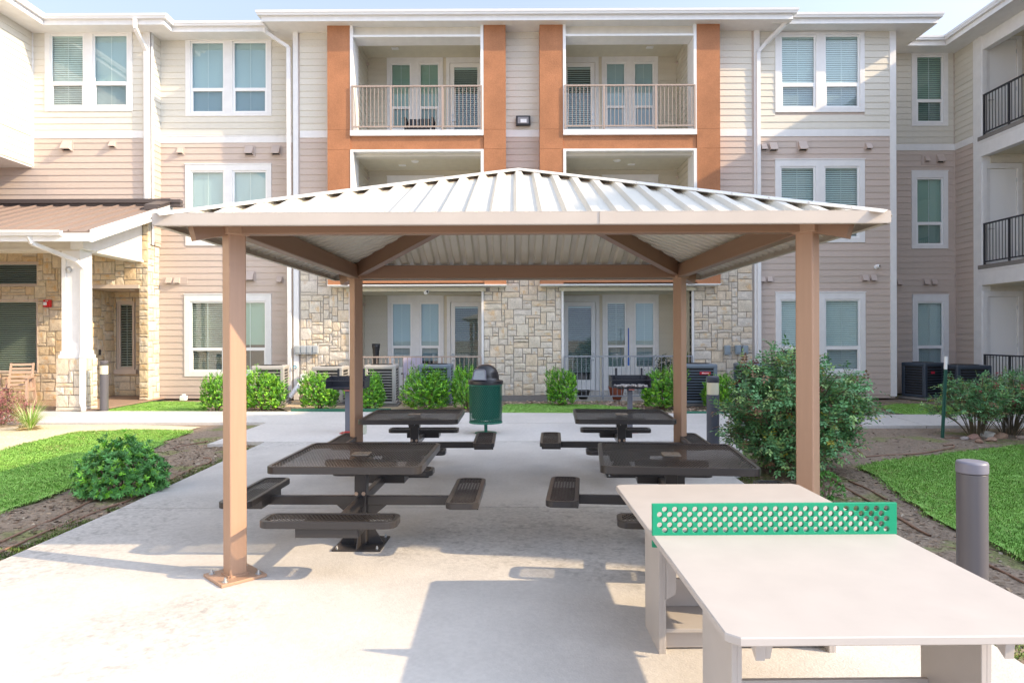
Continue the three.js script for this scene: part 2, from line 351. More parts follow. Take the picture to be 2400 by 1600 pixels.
// cols: [a0, a1] glass columns; rows: [bottom, railLow, railHigh, top]; trim: outer rectangle
function windowUnit(owner, w, trim, cols, rows, o = {}) {
  const g = new THREE.Group(); g.name = o.name ?? 'window'; owner.add(g);
  const F = .045, tw = .032;
  const s = rectShape(trim[0], trim[1], trim[2], trim[3]);
  for (const [a0, a1] of cols) s.holes.push(rectShape(a0 - F, a1 + F, rows[0] - F, rows[3] + F));
  part(g, 'trim', onPlane(w, [extrude(s, tw, .003), box(trim[0] - .012, trim[1] + .012, trim[3] - .002, trim[3] + .022, .001, .05)]), o.trim ?? M.white);
  cols.forEach(([a0, a1], k) => {
    const f = rectShape(a0 - F, a1 + F, rows[0] - F, rows[3] + F), low = o.single ? 0 : .02;
    if (o.single) f.holes.push(rectShape(a0, a1, rows[0], rows[3]));
    else { f.holes.push(rectShape(a0, a1, rows[2], rows[3])); f.holes.push(rectShape(a0 + low, a1 - low, rows[0], rows[1])); }
    const fr = part(g, 'frame', onPlane(w, [extrude(f, .05, .002).translate(0, 0, -.042)]), o.frame ?? M.vinyl);
    const gl = o.glass?.[k] ?? M.glass;
    const paneAt = (b0, b1, y0, y1, z, mm = gl) => part(g, 'pane', onPlane(w, [new THREE.PlaneGeometry(b1 - b0 + .01, y1 - y0 + .01).translate((b0 + b1) / 2, (y0 + y1) / 2, z)]), mm);
    if (o.single) paneAt(a0, a1, rows[0], rows[3], -.02);
    else { paneAt(a0, a1, rows[2], rows[3], -.014); paneAt(a0 + low, a1 - low, rows[0], rows[1], -.028, o.low ?? M.glassScreen); }
    if (!o.noMuntin) {
      const mids = o.single ? [[rows[0], rows[3]]] : [[rows[2], rows[3]], [rows[0], rows[1]]];
      part(g, 'muntin', onPlane(w, mids.map(([y0, y1]) => cbox(.016, y1 - y0, .006, (a0 + a1) / 2, (y0 + y1) / 2, -.035))), M.vinyl);
    }
    const kind = o.blinds?.[k] ?? 'slat', down = o.down?.[k] ?? rows[0];
    if (kind === 'slat') part(g, 'blind', onPlane(w, slats(a0 - .02, a1 + .02, down, rows[3] + .02, -.09, o.pitch ?? .06, o.tilt ?? 1.25)), o.blindMat?.[k] ?? M.blind);
    else if (kind === 'shade') part(g, 'shade', onPlane(w, [box(a0 - .03, a1 + .03, down, rows[3] + .03, -.082, -.078)]), o.blindMat?.[k] ?? M.shadeCloth);
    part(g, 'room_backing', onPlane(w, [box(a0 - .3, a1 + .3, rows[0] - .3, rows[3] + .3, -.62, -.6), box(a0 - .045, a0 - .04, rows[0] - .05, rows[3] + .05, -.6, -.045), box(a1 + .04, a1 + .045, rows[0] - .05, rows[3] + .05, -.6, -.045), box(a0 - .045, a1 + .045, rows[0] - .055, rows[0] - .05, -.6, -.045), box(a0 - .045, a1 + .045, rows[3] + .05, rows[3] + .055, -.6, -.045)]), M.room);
  });
  return [Math.min(...cols.map(c => c[0])) - F, Math.max(...cols.map(c => c[1])) + F, rows[0] - F, rows[3] + F];
}
// window given in photograph pixels on the plane at depth d; returns the hole for the wall and the trim outline for the siding
function pixWindow(owner, d, t, glass, rows, o) {
  const w = facing(d), tr = span(d, ...t), cols = glass.map(([u0, u1]) => { const q = span(d, u0, u1, rows[0], rows[3]); return [q[0], q[1]]; });
  const uc = (glass[0][0] + glass.at(-1)[1]) / 2, ys = rows.map(v => P(uc, v, d).y);          // top, rail top, rail bottom, bottom
  const hole = windowUnit(owner, w, tr, cols, [ys[3], ys[2], ys[1], ys[0]], o);
  return { hole, trim: tr };
}
function railing(owner, a, b, y0, y1, mat, posts, gapX = .105, name = 'railing') {
  const A = new THREE.Vector3(a[0], 0, -a[1]), Bv = new THREE.Vector3(b[0], 0, -b[1]), L = A.distanceTo(Bv), turn = Math.atan2(-(Bv.z - A.z), Bv.x - A.x);
  const mx = new THREE.Matrix4().makeRotationY(turn).setPosition(A);
  const rail = part(owner, name, join([cbox(L, .04, .05, L / 2, y1 - .02, 0), cbox(L, .035, .035, L / 2, y0 + .09, 0), ...posts.map(t => cbox(.045, y1 - y0 - .04, .045, t * L, (y0 + y1 - .04) / 2, 0))]).applyMatrix4(mx), mat);
  const bg = railing.geo ??= cbox(1, 1, 1), n = Math.round(L / gapX);
  for (let i = 1; i < n; i++) {
    if (posts.some(t => Math.abs(t * L - i * L / n) < .03)) continue;
    const m = part(rail, 'baluster', bg, mat); m.scale.set(.014, y1 - y0 - .13, .014);
    m.position.set(i * L / n, (y0 + .1 + y1 - .03) / 2, 0).applyMatrix4(mx); m.rotation.y = turn;
  }
  return rail;
}
// gutter with its fascia along a line of eave, given as (x, depth) points; out is on the left of the direction of travel
function gutterProfile() {
  return [[0, 0], [.085, 0], [.10, .045], [.115, .06], [.125, .12], [.118, .122], [.108, .066], [.092, .05], [.08, .008], [.008, .008], [.008, .122], [0, .122]];
}
function eaveRun(pts, y, profile, flip = 1) {     // mitred sweep of a profile (out, up) along a polyline on the ground plan
  const n = pts.length, pos = [], dirs = [];
  for (let i = 0; i < n - 1; i++) { const dx = pts[i + 1][0] - pts[i][0], dz = -(pts[i + 1][1] - pts[i][1]), l = Math.hypot(dx, dz); dirs.push([dx / l, dz / l]); }
  const nrm = dirs.map(([x, z]) => [-z * flip, x * flip]);
  const ring = pts.map(([x, d], i) => {
    const a = nrm[Math.max(0, i - 1)], b = nrm[Math.min(n - 2, i)]; let mx = a[0] + b[0], mz = a[1] + b[1]; const k = 2 / (mx * mx + mz * mz) ; mx *= k; mz *= k;
    return profile.map(([o, u]) => [x + mx * o, y + u, -d + mz * o]);
  });
  const uv = [], tri = (a, b, c) => { pos.push(...a, ...b, ...c); for (const p of [a, b, c]) uv.push(p[0] + p[2], p[1]); };
  for (let i = 0; i < n - 1; i++) for (let j = 0; j < profile.length; j++) {
    const k = (j + 1) % profile.length, a = ring[i][j], b = ring[i + 1][j], c = ring[i + 1][k], d = ring[i][k];
    if (flip > 0) { tri(a, b, c); tri(a, c, d); } else { tri(a, c, b); tri(a, d, c); }
  }
  const cap = (r, rev) => { const f = THREE.ShapeUtils.triangulateShape(profile.map(p => new THREE.Vector2(...p)), []); for (const [a, b, c] of f) rev ? tri(r[a], r[c], r[b]) : tri(r[a], r[b], r[c]); };
  cap(ring[0], flip > 0); cap(ring[n - 1], flip < 0);
  const g = new THREE.BufferGeometry(); g.setAttribute('position', new THREE.Float32BufferAttribute(pos, 3)); g.setAttribute('uv', new THREE.Float32BufferAttribute(uv, 2)); g.computeVertexNormals(); return g;
}
// ================================================================ the apartment building
const D = { L1: 19.35, L2: 18.85, C: 18.9, O: 18.45, R1: 18.95, R2: 20.45, B: 20.6, pier: 18.72 }, WX = 13.2, TOP = 10.17;
const F = [.08, 3.70, 7.32];                                   // patio and balcony floors
const building = thing('apartment_building', 'three storey apartment building with cream and taupe siding and orange stucco balcony frames', 'building');
const ux = (u, d) => P(u, 500, d).x;
const B = building;
{
  // ---- L1: bay left of the centre with three double windows
  const rowsU = { t: [435, 636, 89, 273], g: [[450.5, 522], [549.5, 622]], r: [101, 206, 213.5, 260.5] };
  const rowsM = { t: [435, 636, 384.8, 576], g: [[450.5, 522], [549.5, 622]], r: [404, 508, 515.5, 562] };
  const rowsG = { t: [432.5, 636, 689.6, 882], g: [[449.5, 521], [549.5, 620]], r: [709.5, 814.5, 821.5, 866] };
  const wins = [[rowsU, { blinds: ['shade', 'shade'], blindMat: [M.shadeCloth, M.shadeCloth] }], [rowsM, { blinds: ['shade', 'shade'], blindMat: [M.shadeCloth, M.shadeCloth] }], [rowsG, { blinds: ['slat', 'shade'], down: [null, 1.52], blindMat: [M.blindWarm, M.shadeGreen], tilt: .55 }]]
    .map(([q, o]) => pixWindow(B, D.L1, q.t, q.g, q.r, o));
  const w = facing(D.L1), a0 = ux(364, D.L1), a1 = ux(686, D.L1), holes = wins.map(q => q.hole), trims = wins.map(q => q.trim);
  const wall = part(B, 'siding_wall', wallBody(w, a0 - .1, a1 + .2, 0, TOP, holes), M.taupeTrim);
  siding(B, wall, w, a0, a1, 7.44, TOP - .02, 'cream', trims); siding(B, wall, w, a0, a1, .12, 7.25, 'taupe', trims);
  part(B, 'belt_board', onPlane(w, [box(a0, a1, 7.25, 7.44, .002, .026), box(a0, a1, 7.44, 7.46, .002, .04)]), M.white);
  part(B, 'corner_board', onPlane(w, [box(a0 + .002, a0 + .09, .1, 3.9, .002, .03)]), M.taupeTrim);
  // ---- L2: upper floors of the bay over the entrance
  const q2 = pixWindow(B, D.L2, [105.6, 310, 75.6, 261.6], [[121.6, 193], [222, 296]], [84.5, 191.5, 200, 246], { blinds: ['slat', 'shade'], });
  const w2 = facing(D.L2), b0 = ux(70, D.L2), b1 = ux(354, D.L2);
  const wall2 = part(B, 'siding_wall', wallBody(w2, b0, b1, 4.3, TOP, [q2.hole]), M.taupeTrim);
  siding(B, wall2, w2, b0, b1 - .2, 7.44, TOP - .02, 'cream', [q2.trim]); siding(B, wall2, w2, b0 - 2.5, b1 - .2, 4.6, 7.25, 'taupe');
  part(B, 'belt_board', onPlane(w2, [box(b0, b1, 7.25, 7.44, .002, .026)]), M.white);
  part(B, 'corner_board', onPlane(w2, [box(b1 - .2, b1 + .026, 4.3, TOP, .002, .03)]), M.white);
  const wr = facingRight(b1), ret = part(B, 'siding_wall', wallBody(wr, D.L2, D.L1 - .001, 4.3, TOP, []), M.taupeTrim);
  part(B, 'corner_board', onPlane(wr, [box(D.L2 - .03, D.L2 + .1, 4.3, TOP, .001, .025)]), M.white);
  siding(B, ret, wr, D.L2 + .1, D.L1, 7.44, TOP - .02, 'cream'); siding(B, ret, wr, D.L2 + .1, D.L1, 4.4, 7.25, 'taupe');
  part(B, 'belt_board', onPlane(wr, [box(D.L2 + .1, D.L1, 7.25, 7.44, .001, .022)]), M.white);
  // taupe wall goes on behind the wing on the left
  part(B, 'siding_wall', wallBody(w2, b0 - 3, b0 + .001, 4.3, 6.5, []), M.taupeTrim);

  // ---- centre block: siding strips, stone piers, orange frames, two stacks of balconies
  const wc = facing(D.C), x0 = ux(690, D.C), x1 = ux(1771, D.C), wo = facing(D.O);
  const op = [[821, 1134], [1320.5, 1634]].map(([u, v]) => [ux(u, D.O), ux(v, D.O)]);
  const oc = [[767.5, 821], [1134.5, 1186], [1266, 1320.5], [1634.5, 1689]].map(([u, v]) => [ux(u, D.O), ux(v, D.O)]);
  const gOp = [[ux(823, D.C), ux(1128, D.C)], [ux(1320, D.C), ux(1620, D.C)]];
  const cHoles = [...gOp.map(q => [...q, 0, 3.0]), ...op.map(q => [...q, 3.4, TOP])];
  const wallCs = [[x0, op[0][0]], [op[0][1], op[1][0]], [op[1][1], x1]].map(q => part(B, 'siding_wall', wallBody(wc, ...q, 4.5, TOP, []), M.taupeTrim));
  const stoneWall = part(B, 'stone_wall', wallBody(wc, x0 + .02, x1, .0, 4.5, cHoles), M.mortar);
  for (const [k, [a, b]] of [[x0 + .16, oc[0][0]], [oc[1][1], oc[2][0]], [oc[3][1], x1 - .1]].entries()) {
    const wallC = wallCs[k];
    siding(B, wallC, wc, a, b, 7.44, TOP - .02, 'cream'); siding(B, wallC, wc, a, b, 4.6, 7.25, 'taupe');
    part(B, 'belt_board', onPlane(wc, [box(a, b, 7.25, 7.44, .002, .028)]), M.white);
  }
  part(B, 'corner_board', onPlane(wc, [box(x0 - .02, x0 + .12, 0, TOP, .002, .06)]), M.white);
  const stTop = 4.45;
  for (const [a, b] of [[x0 + .16, gOp[0][0] - .06], [gOp[0][1] + .06, gOp[1][0] - .06], [gOp[1][1] + .06, x1 - .1]])
    stones(B, stoneWall, wc, a, b, .1, stTop, op.map(q => [q[0] - .1, q[1] + .1, 3.0, 9]));
  part(B, 'stone_plinth', onPlane(wc, [box(x0, gOp[0][0], -.1, .1, .001, .05), box(gOp[0][1], gOp[1][0], -.1, .1, .001, .05), box(gOp[1][1], x1, -.1, .1, .001, .05)]), M.slabEdge);
  // orange columns in three lifts with a fine control joint between
  for (const [a, b] of oc) for (const [y0, y1] of [[3.145, 6.80], [6.806, 7.33], [7.336, TOP]])
    part(B, 'stucco_column', [box(a, b, y0, y1, -D.C - .1, -D.O)], M.orange);
  op.forEach(([a, b], k) => {
    part(B, 'stucco_beam', [box(a + .003, b - .003, 6.80, 7.17, -D.C - .1, -D.O - .03), box(oc[k * 2][0], oc[k * 2 + 1][1], 3.19, 3.56, -D.C - .1, -D.O - .012)], M.orange);
    part(B, 'drip_edge', [box(oc[k * 2][0] - .01, oc[k * 2 + 1][1] + .01, 3.12, 3.145, -D.C - .05, -D.O + .03), box(oc[k * 2][0], oc[k * 2 + 1][1], 3.10, 3.12, -D.C - .05, -D.O - .02)], M.white);
    for (const f of [1, 2]) {                                  // slab edge, jambs, header
      const y0 = F[f], y1 = f === 2 ? 9.9 : 6.80;
      part(B, 'slab_fascia', [box(a + .001, b - .001, y0 - .15, y0, -D.C - .3, -D.O + .035)], M.white);
      part(B, 'jamb_board', [box(a + .001, a + .08, y0, f === 2 ? TOP : y1, -D.C - .2, -D.O + .01), box(b - .08, b - .001, y0, f === 2 ? TOP : y1, -D.C - .2, -D.O + .01), box(a + .08, b - .08, y1 - .06, y1 - .002, -D.C - .1, -D.O + .01)], M.white);
      if (f === 2) part(B, 'header_beam', [box(a + .08, b - .08, 9.87, TOP, -D.C, -D.O - .12)], M.cream);
      else part(B, 'header_beam', [box(a + .08, b - .08, 6.66, 6.74, -D.C, -D.O - .2)], M.cream);
    }
    const [ga, gb] = gOp[k];
    part(B, 'jamb_board', [box(ga - .06, ga, 0, 3.0, -D.C - .2, -D.C + .065), box(gb, gb + .06, 0, 3.0, -D.C - .2, -D.C + .065)], M.white);
    part(B, 'header_beam', [box(ga - .06, gb + .06, 2.98, 3.10, -D.C - .2, -D.C + .03)], M.cream);
    for (const f of [0, 1, 2]) {
      const [l, r] = f ? [a + .02, b - .02] : [ga - .02, gb + .02], yc = [2.98, 6.74, TOP - .02][f], y0 = F[f];
      part(B, 'balcony_floor', [box(l - .1, r + .1, y0 - .14, y0, -D.B - .1, -D.C + .02)], f ? M.cream : M.walk);
      part(B, 'balcony_ceiling', [box(l - .1, r + .1, yc, yc + .1, -D.B - .1, -D.C + .1)], M.ceiling);
      const wl = facingRight(l), wrr = facingLeft(r);
      const sl = part(B, 'side_wall', wallBody(wl, D.C, D.B, y0, yc, [], .1), M.creamDark), sr = part(B, 'side_wall', wallBody(wrr, -D.B, -D.C, y0, yc, [], .1), M.creamDark);
      siding(B, sl, wl, D.C + .02, D.B, y0, yc, 'stair'); siding(B, sr, wrr, -D.B, -D.C - .02, y0, yc, 'stair');
      // window and door wall
      const dy = [0, 3.61, 7.22][f], L = k === 0, u = L ? v => v : v => 2450.6 - v;
      const xs = (p, q) => { const s = [ux(u(p), D.B), ux(u(q), D.B)]; return s[0] < s[1] ? s : [s[1], s[0]]; };
      const win = [xs(920, 961), xs(986.6, 1027)].sort((p, q) => p[0] - q[0]), leaf = xs(1055, 1131), dg = xs(1065.6, 1119.4), outer = xs(907, 1141);
      const w = facing(D.B), rows = [.82 + dy, 1.39 + dy, 1.465 + dy, 2.72 + dy], base = y0 + .02;
      const look = [[['shade', 'shade'], [M.shadeCloth, M.shadeCloth], [null, 1.0]], [['slat', 'slat'], [M.blind, M.blind], []], [['shade', 'shade'], [M.shadeGreen, M.shadeGreen], []]][L ? f : (f + 1) % 3];
      const trim = [Math.min(outer[0], leaf[0] - .1), Math.max(outer[1], leaf[1] + .1), base, 2.96 + dy];
      windowUnit(B, w, [win[0][0] - .16, win[1][1] + .16, base, 2.96 + dy], win, rows, { blinds: look[0], blindMat: look[1], down: look[2], tilt: .8, glass: f === 0 && !L ? [M.glassDark, M.glass] : undefined });
      const g = new THREE.Group(); g.name = 'door'; B.add(g);
      const fs = rectShape(leaf[0] - .11, leaf[1] + .11, base, 2.96 + dy); fs.holes.push(rectShape(leaf[0], leaf[1], base + .015, 2.77 + dy));
      part(g, 'frame', onPlane(w, [extrude(fs, .028, .003)]), M.white);
      const ls = rectShape(leaf[0] + .006, leaf[1] - .006, base + .02, 2.765 + dy); ls.holes.push(rectShape(dg[0], dg[1], .42 + dy, 2.64 + dy));
      part(g, 'leaf', onPlane(w, [extrude(ls, .04, .004).translate(0, 0, -.045)]), M.vinyl);
      part(g, 'pane', onPlane(w, [new THREE.PlaneGeometry(dg[1] - dg[0] + .01, 2.23).translate((dg[0] + dg[1]) / 2, 1.53 + dy, -.02)]), M.glassDark);
      part(g, 'blind', onPlane(w, slats(dg[0], dg[1], (f === 0 ? .62 : .42) + dy, 2.62 + dy, -.075, .062, f === 0 ? .45 : .8)), M.blind);
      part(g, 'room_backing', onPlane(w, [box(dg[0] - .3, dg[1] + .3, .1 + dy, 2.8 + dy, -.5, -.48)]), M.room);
      const hx = L ? leaf[0] + .07 : leaf[1] - .07;
      part(g, 'handle', onPlane(w, [cyl(.032, .032, .03).rotateX(Math.PI / 2).translate(hx, 1.20 + dy, -.005), cyl(.026, .026, .03).rotateX(Math.PI / 2).translate(hx, 1.02 + dy, -.005), cbox(.11, .02, .02, hx + (L ? .05 : -.05), 1.02 + dy, .03)]), M.steel);
      const bh = [[win[0][0] - .05, win[1][1] + .05, rows[0] - .05, rows[3] + .05], [leaf[0], leaf[1], base, 2.77 + dy]];
      const back = part(B, 'back_wall', wallBody(w, l, r, y0, yc, bh, .1), M.creamDark);
      siding(B, back, w, l, r, y0, yc, 'stair', [[...trim]]);
      if (f) {                                                // small ceiling vent, sprinkler head on the side wall
        const vx = L ? (f === 2 ? l + .95 : l + 1.15) : (f === 2 ? r - .95 : r - 1.5);
        part(B, 'ceiling_vent', [cbox(.20, .02, .14, vx, yc - .008, -D.C - 1.0), cbox(.11, .03, .08, vx, yc - .012, -D.C - 1.0)], M.vinyl);
        part(B, 'ceiling_light', [cyl(.09, .11, .03, (l + r) / 2 - .2, yc - .03, -D.C - .55)], M.vinyl);
      }
      part(B, 'sprinkler_head', [cyl(.05, .03, .06).rotateZ(L ? -1.57 : 1.57).translate(L ? l + .03 : r - .03, yc - .28, -D.B + .25)], M.vent);
    }
    // balcony railings
    railing(B, [a + .04, D.O - .02], [b - .04, D.O - .02], F[2], F[2] + 1.2, M.railTan, [0.005, .302, .697, .995]);
    railing(B, [a + .04, D.O - .02], [b - .04, D.O - .02], F[1], F[1] + 1.2, M.railTan, [0.005, .302, .697, .995]);
    railing(B, [gOp[k][0], D.C - .12], [gOp[k][1], D.C - .12], F[0] - .08, 1.2, k ? M.railGrey : M.railTan, [0.005, .302, .697, .995], .12);
  });
  // flood light between the balcony stacks, security cameras
  {
    const c = P(1226, 285.5, D.C), g = new THREE.Group(); g.name = 'wall_light'; B.add(g);
    part(g, 'housing', [rbox(.40, .27, .12, .02, c.x, c.y, -D.C + .08)], M.black);
    part(g, 'diffuser', [rbox(.30, .18, .02, .008, c.x, c.y, -D.C + .145)], std([.30, .29, .30], .2));
    part(g, 'led_panel', [cbox(.17, .10, .01, c.x + .01, c.y - .02, -D.C + .158)], M.vinyl);
  }
  const camAt = (u, v, d, z = 0) => {
    const c = P(u, v, d - .08), g = new THREE.Group(); g.name = 'security_camera'; B.add(g);
    part(g, 'mount', [cyl(.05, .06, .04).rotateX(Math.PI / 2).translate(c.x - .03, c.y - .01, -d + .0)], M.vinyl);
    part(g, 'body', [clean(new THREE.SphereGeometry(.058, 20, 14).scale(1, 1, 1.1).translate(c.x, c.y, c.z))], M.vinyl);
    part(g, 'lens', [clean(new THREE.SphereGeometry(.034, 16, 10).translate(c.x + .012, c.y + .004, c.z + .036))], M.black);
  };
  camAt(2059, 624, D.R1); camAt(1000, 684, D.C - .05);

  // ---- R1: bay right of the centre
  const wR = facing(D.R1), r0 = x1 - .02, r1 = ux(2098, D.R1);
  const rw = [
    [{ t: [1817, 2026, 77, 264], g: [[1833.5, 1908], [1936.5, 2011]], r: [86.5, 194, 203, 248.5] }, { blinds: ['slat', 'slat'] }],
    [{ t: [1817, 2026.5, 374, 569], g: [[1832.5, 1907], [1935.5, 2010]], r: [394, 500, 508, 554] }, { blinds: ['slat', 'slat'], tilt: 1.0 }],
    [{ t: [1818, 2028, 685, 881], g: [[1832.5, 1907], [1937, 2012]], r: [705, 810.5, 819.5, 864.5] }, { blinds: ['slat', 'slat'], down: [1.36, null] }],
  ].map(([q, o]) => pixWindow(B, D.R1, q.t, q.g, q.r, o));
  const wallR = part(B, 'siding_wall', wallBody(wR, r0, r1, 0, TOP, rw.map(q => q.hole)), M.taupeTrim), rt = rw.map(q => q.trim);
  siding(B, wallR, wR, r0 + .14, r1 - .14, 7.44, TOP - .02, 'cream', rt); siding(B, wallR, wR, r0 + .14, r1 - .14, .1, 7.25, 'taupe', rt);
  part(B, 'belt_board', onPlane(wR, [box(r0 + .14, r1 - .14, 7.25, 7.44, .002, .028)]), M.white);
  part(B, 'corner_board', onPlane(wR, [box(r0 - .02, r0 + .14, 0, TOP, .052, .085)]), M.white);
  part(B, 'corner_board', [box(r1 - .14, r1 + .03, .05, TOP, -D.R1 + .001, -D.R1 + .033)], M.white);
  const wRr = facingRight(r1), retR = part(B, 'siding_wall', wallBody(wRr, D.R1 + .02, D.R2, 0, TOP, []), M.taupeTrim);
  siding(B, retR, wRr, D.R1 + .02, D.R2, .1, 7.25, 'taupe'); siding(B, retR, wRr, D.R1 + .02, D.R2, 7.44, TOP, 'cream');
  // ---- R2: the set-back wall with one narrow window on each floor
  const w2r = facing(D.R2), s0 = r1 - .1, s1 = WX + .1;
  const nw = [
    [{ t: [2137, 2221.6, 126, 296], g: [[2151, 2207]], r: [134, 232.5, 239.5, 283.5] }, { blinds: ['slat'], blindMat: [M.shadeGreen] }],
    [{ t: [2137, 2221.6, 401, 583], g: [[2151, 2207]], r: [420.5, 520, 527, 570] }, { blinds: ['shade'], down: [4.5], blindMat: [M.shadeGreen] }],
    [{ t: [2139, 2223, 690.7, 884], g: [[2152.5, 2208]], r: [710, 809, 816.5, 868] }, { blinds: ['slat'] }],
  ].map(([q, o]) => pixWindow(B, D.R2, q.t, q.g, q.r, o));
  const wall2r = part(B, 'siding_wall', wallBody(w2r, s0, s1, 0, TOP, nw.map(q => q.hole)), M.taupeTrim), nt = nw.map(q => q.trim);
  siding(B, wall2r, w2r, s0, WX - .05, 7.44, TOP, 'cream', nt); siding(B, wall2r, w2r, s0, WX - .05, .1, 7.25, 'taupe', nt);
  part(B, 'belt_board', onPlane(w2r, [box(s0, WX, 7.25, 7.44, .002, .028)]), M.white);
  part(B, 'corner_board', onPlane(w2r, [box(WX - .05, WX + .02, .05, 7.25, .002, .03)]), M.taupeTrim);

  // ---- roof: eaves at one height, stepping in and out with the walls
  const gut = gutterProfile(), fas = [[-.03, -.135], [0, -.135], [0, .118], [-.03, .118]];
  const runs = [
    [[-12.64, 8], [-12.64, 18.3], [-9.40, 18.3], [-9.40, 18.75], [-6.5, 18.75]],
    [[-6.72, 19.3], [-6.72, 18.15], [7.43, 18.15], [7.43, 19.2]],
    [[7.0, 18.42], [11.44, 18.42], [11.44, 19.85], [12.56, 19.85], [12.56, 10.3], [11.45, 10.3], [11.45, 5.4], [13.3, 5.4], [13.3, 1.3], [24, 1.3]],
  ];
  for (const q of runs) { part(B, 'gutter', eaveRun(q, 10.275, gut), M.gutter); part(B, 'eave_fascia', eaveRun(q, 10.275, fas), M.white); }
  const plan = [[-24, 8], ...runs[0].slice(0, 5)].map(p => [...p]);
  part(B, 'soffit', [slab([[-24, 8], [-12.66, 8], [-12.66, 18.32], [-9.42, 18.32], [-9.42, 18.77], [-6.5, 18.77], [-6.5, 23], [-24, 23]], 10.19, .03),
    slab([[-6.70, 18.17], [7.41, 18.17], [7.41, 23], [-6.49, 23], [-6.49, 19.2], [-6.70, 19.2]], 10.186, .03),
    slab([[7.42, 18.44], [11.42, 18.44], [11.42, 19.87], [12.58, 19.87], [12.58, 10.28], [11.47, 10.28], [11.47, 5.42], [13.32, 5.42], [13.32, 1.32], [24, 1.32], [24, 23], [7.42, 23]], 10.182, .03)], M.white);
  part(B, 'roof', [slab([[-24, 8], [-12.68, 8], [-12.68, 18.34], [-9.44, 18.34], [-9.44, 18.8], [-6.5, 18.8], [-6.5, 27], [-24, 27]], 10.392, .05), slab([[-6.7, 18.17], [7.42, 18.17], [7.42, 27], [-6.49, 27]], 10.388, .05),
    slab([[7.43, 18.45], [11.4, 18.45], [11.4, 19.9], [12.58, 19.9], [12.58, 10.28], [11.47, 10.28], [11.47, 5.42], [13.32, 5.42], [13.32, 1.32], [24, 1.32], [24, 27], [7.43, 27]], 10.384, .05)], M.roofBrown);
  part(B, 'back_wall', [box(-24, 24, 0, 10.15, -27, -26.8), box(-24, -23.8, 0, 10.15, -26.8, -8), box(23.8, 24, 0, 10.15, -26.8, -2)], M.taupeTrim);

  // ---- downspouts
  const spout = (pts, m = M.white) => part(B, 'downspout', pts.slice(0, -1).map((p, i) => bar(p, pts[i + 1], .10, .085)), m);
  const xL = b1 + .03, xc = ux(684, D.C), xr = ux(1771, D.C);
  spout([[ux(317, 18.2), 10.25, -18.2], [ux(320, 18.3), 10.02, -18.25], [xL - .10, 9.62, -18.75], [xL - .10, 5.15, -18.77], [xL - .22, 5.05, -18.6]]);
  spout([[ux(620, 18.65), 10.2, -18.7], [ux(622, 18.65), 10.1, -18.72], [xc - .05, 9.72, -18.8], [xc - .04, .1, -18.8]]);
  spout([[ux(1843, 18.32), 10.27, -18.36], [ux(1842, 18.4), 10.12, -18.42], [ux(1800, 18.7), 9.78, -18.8], [xr + .07, 9.55, -18.84], [xr + .07, .1, -18.84]]);

  // ---- wall vents, electrical boxes
  const hood = (u, v, d, s, n, plate) => {
    const c = P(u, v, d), g = new THREE.Group(); g.name = 'wall_vent'; B.add(g); const z = -d + .018;
    if (plate) part(g, 'plate', [box(c.x - plate[0] / 2, c.x + plate[0] / 2, c.y - plate[1] / 2, c.y + plate[1] / 2, z - .01, z + .012)], M.vent);
    for (let i = 0; i < n; i++) {
      const x = c.x + (i - (n - 1) / 2) * s * 1.35 + (plate?.[2] ?? 0);
      const sh = shapeOf([[0, s * .55], [.02, s * .55], [s * .62, -s * .32], [s * .62, -s * .42], [s * .56, -s * .42], [.0, s * .42]]);
      const body = extrude(sh, s * .9).rotateY(-Math.PI / 2).translate(x + s * .45, c.y, z + .012);
      const cheek = k => { const q = extrude(shapeOf([[0, -s * .5], [0, s * .5], [s * .58, -s * .36]]), .006).rotateY(-Math.PI / 2).translate(x + k * s * .44 + .003, c.y, z + .012); return q; };
      part(g, 'hood', [body, cheek(-1), cheek(1)], M.vent);
      part(g, 'throat', [box(x - s * .40, x + s * .40, c.y - s * .45, c.y + s * .2, z + .0125, z + .016)], M.dark);
    }
  };
  hood(159, 343, D.L2, .27, 1, [.30, .31]); hood(265, 339, D.L2, .17, 1, [.21, .22]);
  hood(424, 355, D.L1, .17, 1, [.21, .22]); hood(585.5, 354, D.L1, .25, 1, [.31, .32]); hood(648, 354, D.L1, .25, 1, [.31, .32]);
  hood(411, 658, D.L1, .17, 2, [.70, .2, -.05]); hood(587, 648, D.L1, .26, 1, [.30, .32]); hood(656, 656, D.L1, .16, 1, [.2, .21]);
  hood(1790, 346, D.R1, .17, 1, [.22, .22]); hood(1811, 345.5, D.R1, .23, 1, [.30, .30]); hood(1880, 344, D.R1, .25, 1, [.31, .31]); hood(2034.5, 344, D.R1, .17, 1, [.21, .2]);
  hood(1797, 655, D.R1, .15, 2, [.45, .18, -.03]); hood(2036, 652, D.R1, .17, 2, [.50, .20]);
  hood(2181, 374, D.R2, .15, 1, [.56, .32, -.12]); hood(2202, 373, D.R2, .24, 1); hood(2179, 661, D.R2, .17, 2, [.44, .2]); hood(2107, 662, D.R2, .16, 1, [.2, .2]);
  const boxAt = (u, v, d, w, h, m) => { const c = P(u, v, d), g = new THREE.Group(); g.name = 'electrical_box'; B.add(g); part(g, 'case', [rbox(w, h, .1, .012, c.x, c.y, -d + .11)], m); part(g, 'cover', [rbox(w * .72, h * .72, .02, .006, c.x, c.y + .01, -d + .165)], m); };
  const mb = std([.40, .43, .45], .45), mb2 = std([.27, .33, .38], .45);
  for (const u of [700.5, 714.5, 728, 742]) boxAt(u, 819.5, D.C, .16, .24, mb);
  boxAt(1702, 820, D.C, .16, .26, mb2); boxAt(1727, 819, D.C, .16, .25, mb2); boxAt(1743.5, 819, D.C, .16, .25, mb2);
}
layPieces(B);

